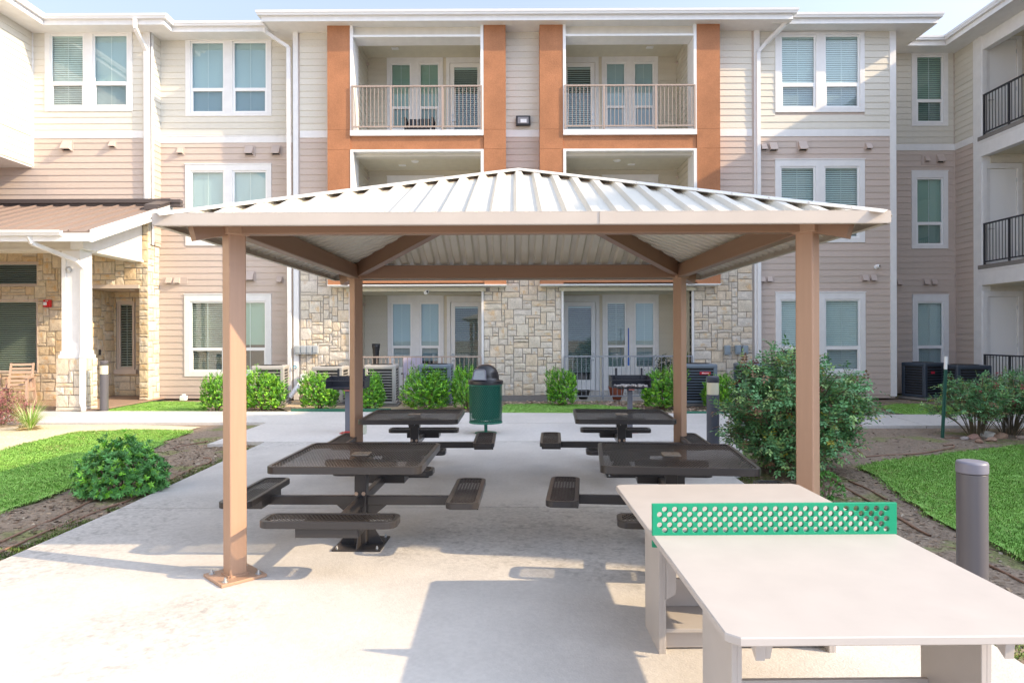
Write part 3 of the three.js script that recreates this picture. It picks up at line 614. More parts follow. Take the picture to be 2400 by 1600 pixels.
// ================================================================ the wing on the left (only its overhanging top floor shows)
{
  const x = ux(77, D.L2), g = thing('overhanging_wing', 'cream sided top floor of left wing overhanging the entrance at the left edge', 'building', [x, 6.47, -16]);
  const w = facingRight(x), wall = new THREE.Group();
  const b = part(g, 'siding_wall', wallBody(w, 8.2, D.L2 - .001, 6.47, TOP, []), M.cream);
  siding(g, b, w, 15.5, D.L2, 6.5, 7.25, 'cream', [], 6.5); siding(g, b, w, 15.5, D.L2, 7.29, TOP, 'cream', [], 7.29);
  part(g, 'corner_board', onPlane(w, [box(D.L2 - .06, D.L2, 6.47, TOP, .001, .026)]), M.white);
  part(g, 'soffit', [box(x - 9, x - .001, 6.44, 6.468, -D.L2 + .002, -8.2)], M.white);
  part(g, 'siding_wall', [box(x - 8, x - .6, 0, 6.43, -11, 6)], M.cream); part(g, 'siding_wall', [box(x - 8, x, 6.47, TOP, -8.19, 6)], M.cream);
  layPieces(g);
  for (const c of g.children) c.position.sub(g.position);
}
// ================================================================ the wing on the right with balconies
{
  const dE = 19.27, x = WX, g = thing('balcony_wing', 'right hand wing with black balcony railings and plain white closet doors', 'building', [x, 0, -19]);
  const w = facingLeft(x);                                      // a = -depth
  const b = part(g, 'siding_wall', wallBody(w, -D.R2, -dE, 0, TOP, []), M.taupeTrim);
  siding(g, b, w, -D.R2, -19.62, 7.44, TOP, 'cream'); siding(g, b, w, -D.R2, -19.62, .1, 7.25, 'taupe');
  part(g, 'belt_board', onPlane(w, [box(-D.R2, -19.62, 7.25, 7.44, .002, .028)]), M.white);
  part(g, 'corner_post', [box(x - .03, x + .22, 0, TOP, -19.6, -dE + .001)], M.white);
  const we = facing(dE), xe = x + 2.2;
  for (const f of [0, 1, 2]) {
    const y0 = F[f] + (f ? .0 : .02), yc = [3.12, 6.82, TOP - .03][f];
    const dx0 = ux(2313.6, dE), dx1 = ux(2385, dE), dt = y0 + 2.72;
    const bw = part(g, 'end_wall', wallBody(we, x + .2, xe, y0, yc, [[dx0, dx1, y0, dt]], .15), M.cream);
    siding(g, bw, we, x + .22, xe, y0, yc, 'cream', [[dx0 - .14, dx1 + .14, y0, dt + .16]]);
    const d = new THREE.Group(); d.name = 'door'; g.add(d);
    const fs = rectShape(dx0 - .13, dx1 + .13, y0, dt + .15); fs.holes.push(rectShape(dx0, dx1, y0 + .01, dt));
    part(d, 'frame', onPlane(we, [extrude(fs, .03, .003)]), M.white);
    part(d, 'leaf', onPlane(we, [box(dx0 + .005, dx1 - .005, y0 + .015, dt - .005, -.07, -.012)]), M.vinyl);
    part(d, 'handle', onPlane(we, [cyl(.03, .03, .03).rotateX(1.57).translate(dx0 + .07, y0 + 1.02, 0), cbox(.13, .022, .02, dx0 + .12, y0 + 1.02, .04)]), M.steel);
    part(d, 'hinge', onPlane(we, [.35, 1.35, 2.4].map(h => cbox(.02, .11, .025, dx1 - .003, y0 + h, .0))), M.steel);
    part(g, 'ceiling', [box(x + .02, xe, yc, yc + .06, -dE, -14)], M.ceiling);
    part(g, 'balcony_wall', [box(xe, xe + .15, y0, yc, -dE, -14)], M.cream);
    if (f) {
      part(g, 'balcony_slab', [box(x - .06, xe, y0 - .11, y0, -dE - .105, -14)], M.slabEdge);
      part(g, 'slab_fascia', [box(x - .034, x + .02, y0 - .56, y0 - .115, -dE - .09, -14), box(x - .05, x - .035, y0 - .17, y0 - .115, -dE - .1, -14)], M.white);
      part(g, 'header_beam', [box(x + .021, x + .2, y0 - .55, y0 - .12, -dE, -14)], M.white);
    } else part(g, 'patio_slab', [box(x - .05, xe, -.1, y0, -dE, -14)], M.walk);
    railing(g, [x + .02, dE - .03], [x + .02, 15], y0, y0 + (f ? 1.17 : 1.1), M.railBlack, [.005, .233, .466, .7, .995], .12);
  }
  part(g, 'top_beam', [box(x + .001, x + .2, 9.75, TOP - .03, -dE, -14)], M.white);
  for (const q of [[x, -14, -9.7], [12.05, -9.69, -6], [13.9, -5.99, -1.5]]) part(g, 'siding_wall', [box(q[0], 23, 0, TOP - .03, q[1], q[2])], M.cream);
  layPieces(g);
  for (const c of g.children) c.position.sub(g.position);
}
// ================================================================ the entrance porch: stone walls, metal roof, white column
{
  const g = thing('entrance_porch', 'stone entrance porch with brown standing seam metal roof and white column at left', 'porch', [-12, 0, -18]);
  const d0 = D.pier, xr = ux(347, d0), w = facing(d0), left = -16.5;
  const rx0 = -11.86, rx1 = ux(325, d0), rTop = 3.08;
  // large window and transom in the stone
  const q1 = pixWindow(g, d0, [-60, 89, 703, 874], [[-46, 84]], [708, 790, 797, 868], { blinds: ['slat'], trim: M.tanFrame, frame: M.tanFrame, single: true, noMuntin: true, tilt: .6, glass: [M.glassDark], blindMat: [M.blindWarm] });
  const q0 = pixWindow(g, d0, [-60, 90, 615, 671], [[-46, 85]], [620, 640, 641, 665], { blinds: ['slat'], trim: M.tanFrame, frame: M.tanFrame, single: true, noMuntin: true, tilt: .5, glass: [M.glassDark], blindMat: [M.shadeCloth] });
  const holes = [q0.hole, q1.hole, [rx0, rx1, -.1, rTop]], cover = [q0.trim, q1.trim, [rx0, rx1, -.1, rTop + .06]];
  const wall = part(g, 'stone_wall', wallBody(w, left, xr - .05, 0, 5.15, holes), M.mortar);
  stones(g, wall, w, -14.6, xr, .02, 4.55, cover, stoneMatsWarm);
  stones(g, wall, w, xr - .8, xr, 4.56, 5.12, [], stoneMatsWarm);
  // the pier turns the corner and runs up to the siding
  const ws = facingRight(xr - .05), side = part(g, 'stone_wall', wallBody(ws, d0 + .205, D.L1 - .01, 0, 5.2, []), M.mortar);
  stones(g, side, ws, d0 + .01, D.L1 - .02, .02, 5.0, [], stoneMats, .09);
  // recess with the narrow window
  const dB = 20.15, wl = facingRight(rx0), wb = facing(dB);
  const wallL = part(g, 'stone_wall', wallBody(wl, d0, dB, 0, rTop, []), M.mortar);
  stones(g, wallL, wl, d0 + .06, dB, .02, rTop, [], stoneMatsWarm);
  const q2 = pixWindow(g, dB, [275.5, 315, 708, 865], [[282, 309]], [714, 790, 797, 859], { blinds: ['slat'], trim: M.tanFrame, frame: M.tanFrame, single: true, tilt: .5, blindMat: [M.blindWarm], glass: [M.glassDark], pitch: .075 });
  const wallB = part(g, 'stone_wall', wallBody(wb, rx0, rx1 + .3, 0, rTop, [q2.hole]), M.mortar);
  stones(g, wallB, wb, rx0, rx1 + .1, .02, rTop, [q2.trim, [q2.trim[0] - .08, q2.trim[1] + .08, q2.trim[2] - .16, q2.trim[2]]], stoneMatsWarm);
  part(g, 'window_sill', onPlane(wb, [box(q2.trim[0] - .08, q2.trim[1] + .08, q2.trim[2] - .14, q2.trim[2], .002, .09)]), M.tanFrame);
  part(g, 'recess_wall', [box(rx1, rx1 + .15, 0, rTop, -dB, -d0 - .2)], M.mortar);
  part(g, 'recess_soffit', [box(rx0 - .1, rx1 + .02, rTop, rTop + .1, -dB - .1, -d0 + .07)], M.tanFrame);
  part(g, 'light_fitting', [cyl(.07, .06, .015, (rx0 + rx1) / 2 + .3, rTop - .015, -d0 - .5)], M.vinyl);
  part(g, 'door_reader', [rbox(.05, .16, .05, .01, rx0 + .08, 1.32, -d0 - .62)], M.black);
  // roof: a single slope from the wall down to the eave
  const xR = -9.43, top = [5.36, 18.72], bot = [4.10, 15.12], sl = (top[0] - bot[0]) / (top[1] - bot[1]);
  const yAt = d => bot[0] + (d - bot[1]) * sl, run = (x0, x1, y0, y1, dd0 = bot[1], dd1 = top[1]) => {
    const s = shapeOf([[dd0, yAt(dd0) + y0], [dd1, yAt(dd1) + y0], [dd1, yAt(dd1) + y1], [dd0, yAt(dd0) + y1]]);
    return extrude(s, x1 - x0).rotateY(Math.PI / 2).translate(x0, 0, 0);
  };
  const roofX0 = -17;
  part(g, 'roof', [run(roofX0, xR, -.03, 0)], M.roofBrown);
  for (let x = xR - .02; x > roofX0; x -= .453) part(g, 'roof_seam', [run(x - .016, x + .016, .001, .045), run(x - .05, x + .05, .001, .008)], M.roofBrown);
  part(g, 'roof_flashing', [box(roofX0, xR + .02, top[0] - .02, top[0] + .17, -18.74, -18.62), box(roofX0, xR + .02, top[0] + .05, top[0] + .07, -18.62, -18.56)], M.roofBrownDark);
  part(g, 'ridge_end', [run(xR - .30, xR + .06, .02, .12, 17.9, 18.6), run(xR - .34, xR + .10, .12, .15, 17.95, 18.6), box(xR + .03, xR + .34, top[0] - .06, top[0] + .01, -18.70, -18.53), box(xR + .03, xR + .34, top[0] + .04, top[0] + .13, -18.70, -18.53)], M.roofBrownDark);
  part(g, 'rake_board', [run(xR, xR + .05, -.24, .01), run(xR + .001, xR + .07, .011, .035)], M.white);
  part(g, 'porch_soffit', [run(xR - .75, xR, -.22, -.20), run(roofX0, xR - .75, -.22, -.2, bot[1], bot[1] + .9)], M.white);
  part(g, 'gutter', eaveRun([[roofX0, bot[1]], [xR - .6, bot[1]]], 4.0, gutterProfile()), M.gutter);
  part(g, 'eave_fascia', [box(roofX0, xR - .002, 3.88, 4.08, -bot[1] - .04, -bot[1] - .004)], M.white);
  part(g, 'porch_beam', [box(roofX0, -10.36, 3.84, 4.22, -16.6, -16.22), box(roofX0, -10.34, 3.80, 3.86, -16.62, -16.19)], M.cream);
  // side beam and gable panel, x about -10.2
  const gs = shapeOf([[16.1, 3.84], [d0 - .06, 3.84], [d0 - .06, yAt(d0 - .06) - .2], [16.1, yAt(16.1) - .2]]);
  part(g, 'gable_panel', [extrude(gs, .3).rotateY(Math.PI / 2).translate(-10.50, 0, 0)], M.white);
  part(g, 'gable_trim', [box(-10.52, -10.16, 3.80, 3.86, -d0 + .06, -16.6)], M.white);
  part(g, 'porch_ceiling', [box(roofX0, -10.5, 4.2, 4.24, -d0, -16.5)], M.cream);
  // column on its stone base
  const cx = -10.55, cd = 16.42, hw = .225;
  const inset = rectShape(-hw, hw, 1.42, 3.84); inset.holes.push(rectShape(-hw + .1, hw - .07, 1.62, 3.62));
  const col = part(g, 'column', [box(cx - hw, cx + hw, 1.30, 3.84, -cd - hw, -cd + hw - .03), extrude(inset, .03).translate(cx, 0, -cd + hw - .029), box(cx - hw - .05, cx + hw + .05, 1.25, 1.33, -cd - hw - .05, -cd + hw + .05), box(cx - hw - .025, cx + hw + .025, 1.33, 1.42, -cd - hw - .025, -cd + hw + .025)], M.white);
  const bw = .285, base = part(g, 'column_base', [box(cx - bw, cx + bw, 0, 1.25, -cd - bw, -cd + bw)], M.mortar);
  stones(g, base, facing(cd - bw), cx - bw - .03, cx + bw + .03, 0, 1.25, [], stoneMats, .1);
  stones(g, base, facingRight(cx + bw), cd - bw, cd + bw, 0, 1.25, [], stoneMats, .1);
  part(col, 'spot_lamp', [clean(new THREE.SphereGeometry(.07, 18, 12).translate(cx - .03, 3.36, -cd + hw + .03)), cyl(.05, .06, .05).rotateX(1.57).translate(cx - .03, 3.36, -cd + hw - .03)], M.steel);
  const sp = [[-10.78, 4.0, -15.1], [-10.74, 3.84, -15.16], [-10.32, 3.55, -16.02], [-10.26, 3.4, -16.2], [-10.26, 1.45, -16.2], [-10.22, 1.25, -16.1], [-10.22, .16, -16.1], [-10.12, .05, -15.98]];
  part(g, 'downspout', sp.slice(0, -1).map((p, i) => bar(p, sp[i + 1], .10, .085)), M.white);
  // fire alarm strobe
  {
    const c = P(112, 711, d0 - .08), a = new THREE.Group(); a.name = 'fire_alarm'; g.add(a);
    part(a, 'case', [rbox(.19, .20, .09, .015, c.x, c.y, -d0 + .11)], std([.62, .02, .02], .4));
    part(a, 'strobe', [rbox(.08, .09, .05, .01, c.x - .03, c.y - .01, -d0 + .16)], M.vinyl);
    const cv = document.createElement('canvas'); cv.width = 128; cv.height = 48; const x = cv.getContext('2d'); x.fillStyle = '#b3120f'; x.fillRect(0, 0, 128, 48); x.fillStyle = '#fff'; x.font = 'bold 40px sans-serif'; x.textAlign = 'center'; x.fillText('FIRE', 64, 39);
    const tx = new THREE.CanvasTexture(cv); tx.colorSpace = THREE.SRGBColorSpace;
    part(a, 'lettering', [new THREE.PlaneGeometry(.12, .045).translate(c.x + .01, c.y + .067, -d0 + .157)], new THREE.MeshStandardMaterial({ map: tx, roughness: .5 }));
  }
  layPieces(g);
  for (const c of g.children) c.position.sub(g.position);
}
// ================================================================ the ground
{
  struct('ground', (() => { const q = new THREE.PlaneGeometry(400, 400).rotateX(-Math.PI / 2).translate(0, -.055, 0), p = q.attributes.position, u = q.attributes.uv; for (let i = 0; i < p.count; i++) u.setXY(i, p.getX(i), p.getZ(i)); return q; })(), M.soil);
  struct('concrete_drive', slab([[-13, -30], [13, -30], [13, -9.01], [-13, -9.01]], -.004, .1), M.walk);
  struct('concrete_drive', slab([[-13, -9], [-4.05, -9], [-4.05, 1.5], [-13, 1.5]], -.004, .1), M.walk);
  const J = .0085, xl = -4.02, xr = 2.70;
  // patio slabs parted by control joints, then the walk along the building
  struct('concrete_patio', slab([[xl + .02, -9], [xr, -9], [xr, 6.97 - J], [xl - .02, 6.97 - J]], 0, .12), M.concreteNear);
  struct('concrete_patio', slab([[xl - .02, 6.97 + J], [xr, 6.97 + J], [xr + .02, 8.5], [3.2, 9.0], [3.55, 10.9], [3.55, 11.35 - J], [-4.16, 11.35 - J]], 0, .12), M.concreteNear);
  struct('concrete_patio', slab([[-5.02, 11.35 + J], [3.55, 11.35 + J], [5.5, 11.6], [5.5, 13.7 - J], [-5.05, 13.7 - J]], 0, .12), M.walk);
  struct('walkway', slab([[-5.05, 13.7 + J], [5.5, 13.7 + J], [5.5, 15.25], [-1.1, 15.62], [-5.3, 15.95]], 0, .12), M.walk);
  struct('walkway', slab([[-16, 13.98], [-5.06, 13.95], [-5.32, 15.95], [-9.2, 16.12], [-16, 16.15]], 0, .12), M.walk);
  struct('walkway', slab([[5.51, 13.22], [7.94 - J, 13.18], [8.17 - J, 15.05], [5.51, 15.25]], 0, .12), M.walk);
  struct('walkway', slab([[7.94 + J, 13.18], [20, 13.0], [20, 14.9], [8.17 + J, 15.05]], 0, .12), M.walk);
  struct('walkway', slab([[-5.02, 11.12], [-4.62, 11.12], [-4.62, 11.34], [-5.02, 11.34]], 0, .12), M.walk);
  // porch deck of long boards
  const deck = struct('porch_floor', box(-16, -9.95, -.1, .0, -20.2, -16.16), M.dark);
  for (let k = 0, d = 16.18; d < 20.1; d += .14, k++) part(deck, 'plank', [box(-16, -9.96, .001, .022, -d - .134, -d)], k % 3 ? M.deckWood : M.deck);
  // green metal edging along the planting bed
  struct('bed_edging', [box(-5.25, -2.9, -.05, .055, -16.02, -16.0), box(-2.7, -1.2, -.05, .055, -15.78, -15.76), box(3.6, 6.1, -.05, .05, -15.34, -15.32)], std([.03, .16, .10], .5));
  // planting beds
  struct('mulch_bed', sheet([[-5.3, 16.04], [-1.2, 15.68], [-1.0, 18.6], [-7, 18.8]], -.02), std([.9, .82, .75], 1, { map: texBed, bumpMap: bumpSoil, bumpScale: .02 }));
  struct('dry_bed', sheet([gp(-60, 1100), gp(0, 1056), gp(80, 1030), gp(178, 1008), gp(330, 1002), gp(440, 1004), gp(470, 996), gp(420, 994), [-8, 13.9], [-13, 13.95], [-13, 9]], -.035), M.bed);
  // lawns: a sheet with grass standing on it
  const ragged = poly => { const out = []; poly.forEach((p, i) => { const q = poly[(i + 1) % poly.length], n = Math.max(1, Math.round(Math.hypot(q[0] - p[0], q[1] - p[1]) / .12)); for (let k = 0; k < n; k++) { const t = k / n, x = mix(p[0], q[0], t), d = mix(p[1], q[1], t); out.push([x + .12 * (fbm(x * 3.1, d * 3.1, 64, 301, 3) - .5), d + .12 * (fbm(x * 3.1, d * 3.1, 64, 307, 3) - .5)]); } }); return out; };
  const lawns = {
    left: [gp(-130, 1250), gp(0, 1197), gp(90, 1166), gp(165, 1136), gp(205, 1112), gp(300, 1080), gp(372, 1040), gp(390, 1028), gp(449, 1011), gp(440, 1006.5), gp(330, 1004), gp(178, 1009), gp(80, 1031), gp(0, 1055), gp(-160, 1110)],
    right: [gp(2012, 1088), gp(2090, 1074), gp(2164, 1066), gp(2280, 1053), gp(2400, 1040), gp(2640, 1012), gp(2800, 1300), gp(2480, 1350), gp(2400, 1303), gp(2320, 1262), gp(2237, 1233), gp(2193, 1210), gp(2123, 1166), gp(2056, 1113)],
    walkLeft: [gp(248, 962), gp(276, 948), gp(330, 940), gp(400, 938.5), gp(478, 941), gp(486, 950), gp(480, 962)],
    middle: [gp(1172, 966), gp(1182, 946), gp(1260, 944), gp(1400, 947), gp(1500, 955), gp(1504, 963), gp(1430, 967)],
    walkRight: [gp(2066, 950), gp(2095, 945), gp(2150, 944), gp(2220, 950), gp(2270, 964), gp(2260, 971), gp(2130, 971), gp(2085, 962)],
  };
  const blade = (() => {
    const pos = [], nor = []; seed = 99;
    for (let k = 0; k < 7; k++) {
      const a = rr(0, 6.28), r = rr(0, .03), x = Math.cos(a) * r, z = Math.sin(a) * r, h = rr(.014, .034), b = rr(0, 6.28), l = rr(.004, .026), wd = rr(.0016, .003), t = rr(0, 6.28);
      const wx = Math.cos(t) * wd, wz = Math.sin(t) * wd, mx = x + Math.cos(b) * l * .4, mz = z + Math.sin(b) * l * .4, ex = x + Math.cos(b) * l, ez = z + Math.sin(b) * l;
      const A = [x - wx, 0, z - wz], Bq = [x + wx, 0, z + wz], C = [mx - wx * .8, h * .6, mz - wz * .8], Dq = [mx + wx * .8, h * .6, mz + wz * .8], E = [ex, h, ez];
      for (const p of [A, Bq, Dq, A, Dq, C, C, Dq, E]) { pos.push(...p); nor.push(Math.cos(b) * .25, .93, Math.sin(b) * .25); }
    }
    const q = new THREE.BufferGeometry(); q.setAttribute('position', new THREE.Float32BufferAttribute(pos, 3)); q.setAttribute('normal', new THREE.Float32BufferAttribute(nor, 3)); return q;
  })();
  const inside = (p, poly) => { let c = false; for (let i = 0, j = poly.length - 1; i < poly.length; j = i++) if ((poly[i][1] > p[1]) !== (poly[j][1] > p[1]) && p[0] < (poly[j][0] - poly[i][0]) * (p[1] - poly[i][1]) / (poly[j][1] - poly[i][1]) + poly[i][0]) c = !c; return c; };
  const grassMat = std([1, 1, 1], .7, { side: THREE.DoubleSide });
  const info = { left: [2300, 'lawn strip beside the low round bush at left'], right: [2400, 'lawn behind the grey bollard at right'], walkLeft: [900, 'small lawn patch beside the stone porch'], middle: [900, 'small lawn patch before the stone pier'], walkRight: [900, 'small lawn patch before the dark air conditioners'] };
  for (const k in lawns) {
    const poly = ragged(lawns[k]); struct('lawn', sheet(poly, -.018), M.lawn);
    const xs = poly.map(p => p[0]), ds = poly.map(p => p[1]), bx = [Math.min(...xs), Math.max(...xs)], bd = [Math.min(...ds), Math.max(...ds)];
    seed = 1234; const spots = [], n = Math.min(120000, Math.round((bx[1] - bx[0]) * (bd[1] - bd[0]) * info[k][0]));
    for (let i = 0; i < n; i++) {
      const p = [rr(...bx), rr(...bd)]; const j = [p[0] + rr(-.09, .09), p[1] + rr(-.09, .09)];
      if (!inside(j, poly) || fbm(p[0] * 2.7, p[1] * 2.7, 64, 29, 3) < .13) continue;
      spots.push(p);
    }
    const im = new THREE.InstancedMesh(blade, grassMat, spots.length), m4 = new THREE.Matrix4(), q = new THREE.Quaternion(), col = new THREE.Color();
    spots.forEach((p, i) => {
      const s = rr(.4, .85) * (.7 + .5 * fbm(p[0] * 1.3, p[1] * 1.3, 64, 3, 3)); q.setFromAxisAngle(Y, rr(0, 6.28));
      m4.compose(new THREE.Vector3(p[0], -.02, -p[1]), q, new THREE.Vector3(s * 1.3, s, s * 1.3)); im.setMatrixAt(i, m4);
      const t = fbm(p[0] * 2.1, p[1] * 2.1, 64, 17, 3), v = rr(.75, 1.2), dry = rnd() < .05 + .25 * smooth(.55, .75, fbm(p[0] * 1.1, p[1] * 1.1, 64, 43, 3));
      col.setRGB(...(dry ? [.58 * v, .62 * v, .22 * v] : [mix(.30, .46, t) * v, mix(.62, .80, t) * v, mix(.11, .15, t) * v])); im.setColorAt(i, col);
    });
    im.castShadow = im.receiveShadow = true; im.name = numbered('grass'); scene.add(im); tag(im, 'short green grass of the ' + info[k][1], null, null, 'stuff');
  }
  // bare soil beside the patio, uneven
  const soilY = (x, z, clip) => { const e = Math.min(1, Math.abs(x - clip) / .25); return -.052 + e * (.045 * (fbm(x * 2.3 + 50, z * 2.3 + 90, 256, 401, 3) - .42) + .028 * (fbm(x * 11 + 50, z * 11 + 500, 4096, 411, 2) - .5)); };
  const clipOf = x => x < 0 ? -4.03 : x < 4.9 ? 2.71 : 4.6;
  const soilStrip = (x0, x1, d0, d1, clip) => {
    const st = .06, nx = Math.round((x1 - x0) / st), nd = Math.round((d1 - d0) / st), g = new THREE.PlaneGeometry(x1 - x0, d1 - d0, nx, nd).rotateX(-Math.PI / 2).translate((x0 + x1) / 2, 0, -(d0 + d1) / 2), p = g.attributes.position, u = g.attributes.uv;
    for (let i = 0; i < p.count; i++) { const x = p.getX(i), z = p.getZ(i), e = Math.min(1, Math.abs(x - clip) / .25); p.setY(i, -.052 + e * (.045 * (fbm(x * 2.3 + 50, z * 2.3 + 90, 256, 401, 3) - .42) + .028 * (fbm(x * 11 + 50, z * 11 + 500, 4096, 411, 2) - .5))); u.setXY(i, x, z); }
    g.computeVertexNormals(); return g;
  };
  struct('soil_strip', soilStrip(-6.1, -4.03, 2.5, 12.6, -4.03), M.soil); struct('soil_strip', soilStrip(2.71, 4.9, 2.2, 9.0, 2.71), M.soil); struct('soil_strip', soilStrip(4.95, 11.5, 9.2, 13.0, 4.6), M.soil);
  // weeds and moss along the slab edges, litter on bare soil
  const scatter = (name, label, geo, mat, list, fn) => {
    const im = new THREE.InstancedMesh(geo, mat, list.length), m4 = new THREE.Matrix4(), q = new THREE.Quaternion(), e = new THREE.Euler(), c = new THREE.Color();
    list.forEach((p, i) => { const o = fn(p); e.set(...o.rot); q.setFromEuler(e); m4.compose(new THREE.Vector3(p[0], o.y, -p[1]), q, new THREE.Vector3(...o.s)); im.setMatrixAt(i, m4); im.setColorAt(i, c.setRGB(...o.c)); });
    im.castShadow = im.receiveShadow = true; im.name = numbered(name); scene.add(im); tag(im, label, null, null, 'stuff'); return im;
  };
  seed = 555; const edge = [];
  for (let i = 0; i < 9000; i++) { const d = rr(3.2, 11), t = Math.abs(rr(-1, 1) * rr(-1, 1)); if (fbm(d * 1.7, 3.3, 64, 5, 3) > .43) edge.push(rnd() < .62 ? [-4.07 - t * .32, d] : [2.76 + t * .38, d]); }
  scatter('weeds', 'low weeds and moss along both edges of the concrete patio', blade, grassMat, edge, p => { const s = rr(.35, .8), v = rr(.6, 1.2); return { rot: [0, rr(0, 6.28), 0], y: soilY(p[0], -p[1], clipOf(p[0])), s: [s * 1.5, s, s * 1.5], c: rnd() < .25 ? [.30 * v, .26 * v, .08 * v] : [.20 * v, .34 * v, .06 * v] }; });
  const chip = new THREE.BufferGeometry(); chip.setAttribute('position', new THREE.Float32BufferAttribute([-.5, 0, -.3, .5, .05, -.2, .4, .0, .35, -.5, 0, -.3, .4, 0, .35, -.45, .12, .25], 3)); chip.computeVertexNormals();
  const litter = []; seed = 777;
  for (let i = 0; i < 15000; i++) { const r = rnd(); const p = r < .45 ? [rr(-5.9, -4.05), rr(3.5, 12)] : r < .75 ? [rr(2.75, 4.7), rr(3, 10)] : r < .9 ? [rr(3.6, 10.5), rr(8.5, 13)] : [rr(5.5, 12), rr(15.2, 20)]; if (!inside(p, lawns.left) && !inside(p, lawns.right) && !inside(p, lawns.walkRight)) litter.push(p); }
  scatter('leaf_litter', 'small chips and dry leaves scattered over the bare soil beside the patio', chip, std([1, 1, 1], .9, { side: THREE.DoubleSide }), litter, p => { const s = Math.pow(rnd(), 2) * .05 + .012, v = rr(.5, 1.3), t = rnd(); return { rot: [rr(-.3, .3), rr(0, 6.28), rr(-.3, .3)], y: (Math.abs(p[0]) > 11.5 || p[1] > 13 ? -.055 : Math.max(-.055, soilY(p[0], -p[1], clipOf(p[0])))) + .001, s: [s, s * 1.2, s], c: t < .5 ? [.30 * v, .22 * v, .15 * v] : t < .86 ? [.22 * v, .15 * v, .10 * v] : [.40 * v, .34 * v, .26 * v] }; });
  const bedBits = []; for (let i = 0; i < 2600; i++) { const p = [rr(-7.5, 6.2), rr(15.7, 18.6)]; if (!inside(p, lawns.middle) && !inside(p, lawns.walkLeft)) bedBits.push(p); }
  scatter('stone_mulch', 'tan stone chips spread under the hedge along the building', chip, std([1, 1, 1], .9, { side: THREE.DoubleSide }), bedBits, () => { const s = rr(.03, .10), v = rr(.6, 1.2); return { rot: [rr(-.3, .3), rr(0, 6.28), rr(-.3, .3)], y: -.03, s: [s, s * 1.4, s], c: [.55 * v, .40 * v, .30 * v] }; });
  // drip irrigation tubes lying on the soil
  const hose = (pts, label) => { const m = part(scene, numbered('drip_tube'), tube(pts.map(([u, v]) => { const p = G(u, v, -.03); return [p.x, Math.max(-.05, soilY(p.x, p.z, clipOf(p.x))) + .008, p.z]; }), .0105, 7, 60), std([.27, .16, .11], .6)); tag(m, label, 'irrigation tube', 'brown drip tubes on bare soil'); };
  hose([[-60, 1290], [0, 1266], [60, 1240], [118, 1216], [160, 1196], [200, 1178], [232, 1163]], 'brown drip tube ending at the low round bush, upper of the left pair');
  hose([[-40, 1330], [0, 1296], [40, 1272], [100, 1245], [170, 1218], [240, 1192], [300, 1170], [320, 1161]], 'brown drip tube closest to the left edge of the concrete');
  hose([[398, 1122], [430, 1105], [462, 1091], [484, 1084], [494, 1079], [492, 1073], [476, 1071]], 'short brown drip tube with a hooked end beside the left front post');
  hose([[405, 1048], [430, 1042], [470, 1035], [486, 1032]], 'brown drip tube leading to the far left concrete corner');
  hose([[1946, 1119], [1990, 1145], [2040, 1172], [2100, 1204], [2150, 1235]], 'dark brown drip tube running from rose bush past ping pong net');
  hose([[2098, 1205], [2150, 1236], [2182, 1252]], 'broken end of drip tube between net and grey bollard');
  hose([[2310, 1318], [2350, 1338], [2400, 1360], [2460, 1395]], 'dark drip tube right of the grey bollard');
  hose([[1990, 1125], [2030, 1143], [2080, 1168]], 'thin drip tube at the near edge of right lawn');
  hose([[2030, 1068], [2080, 1064], [2150, 1061], [2205, 1055], [2236, 1046], [2234, 1040], [2212, 1042]], 'drip tube with a loop behind the right lawn');
  hose([[2215, 1027], [2280, 1024], [2330, 1018], [2400, 1008], [2450, 1003]], 'drip tube under the two bare stemmed rose bushes');
}
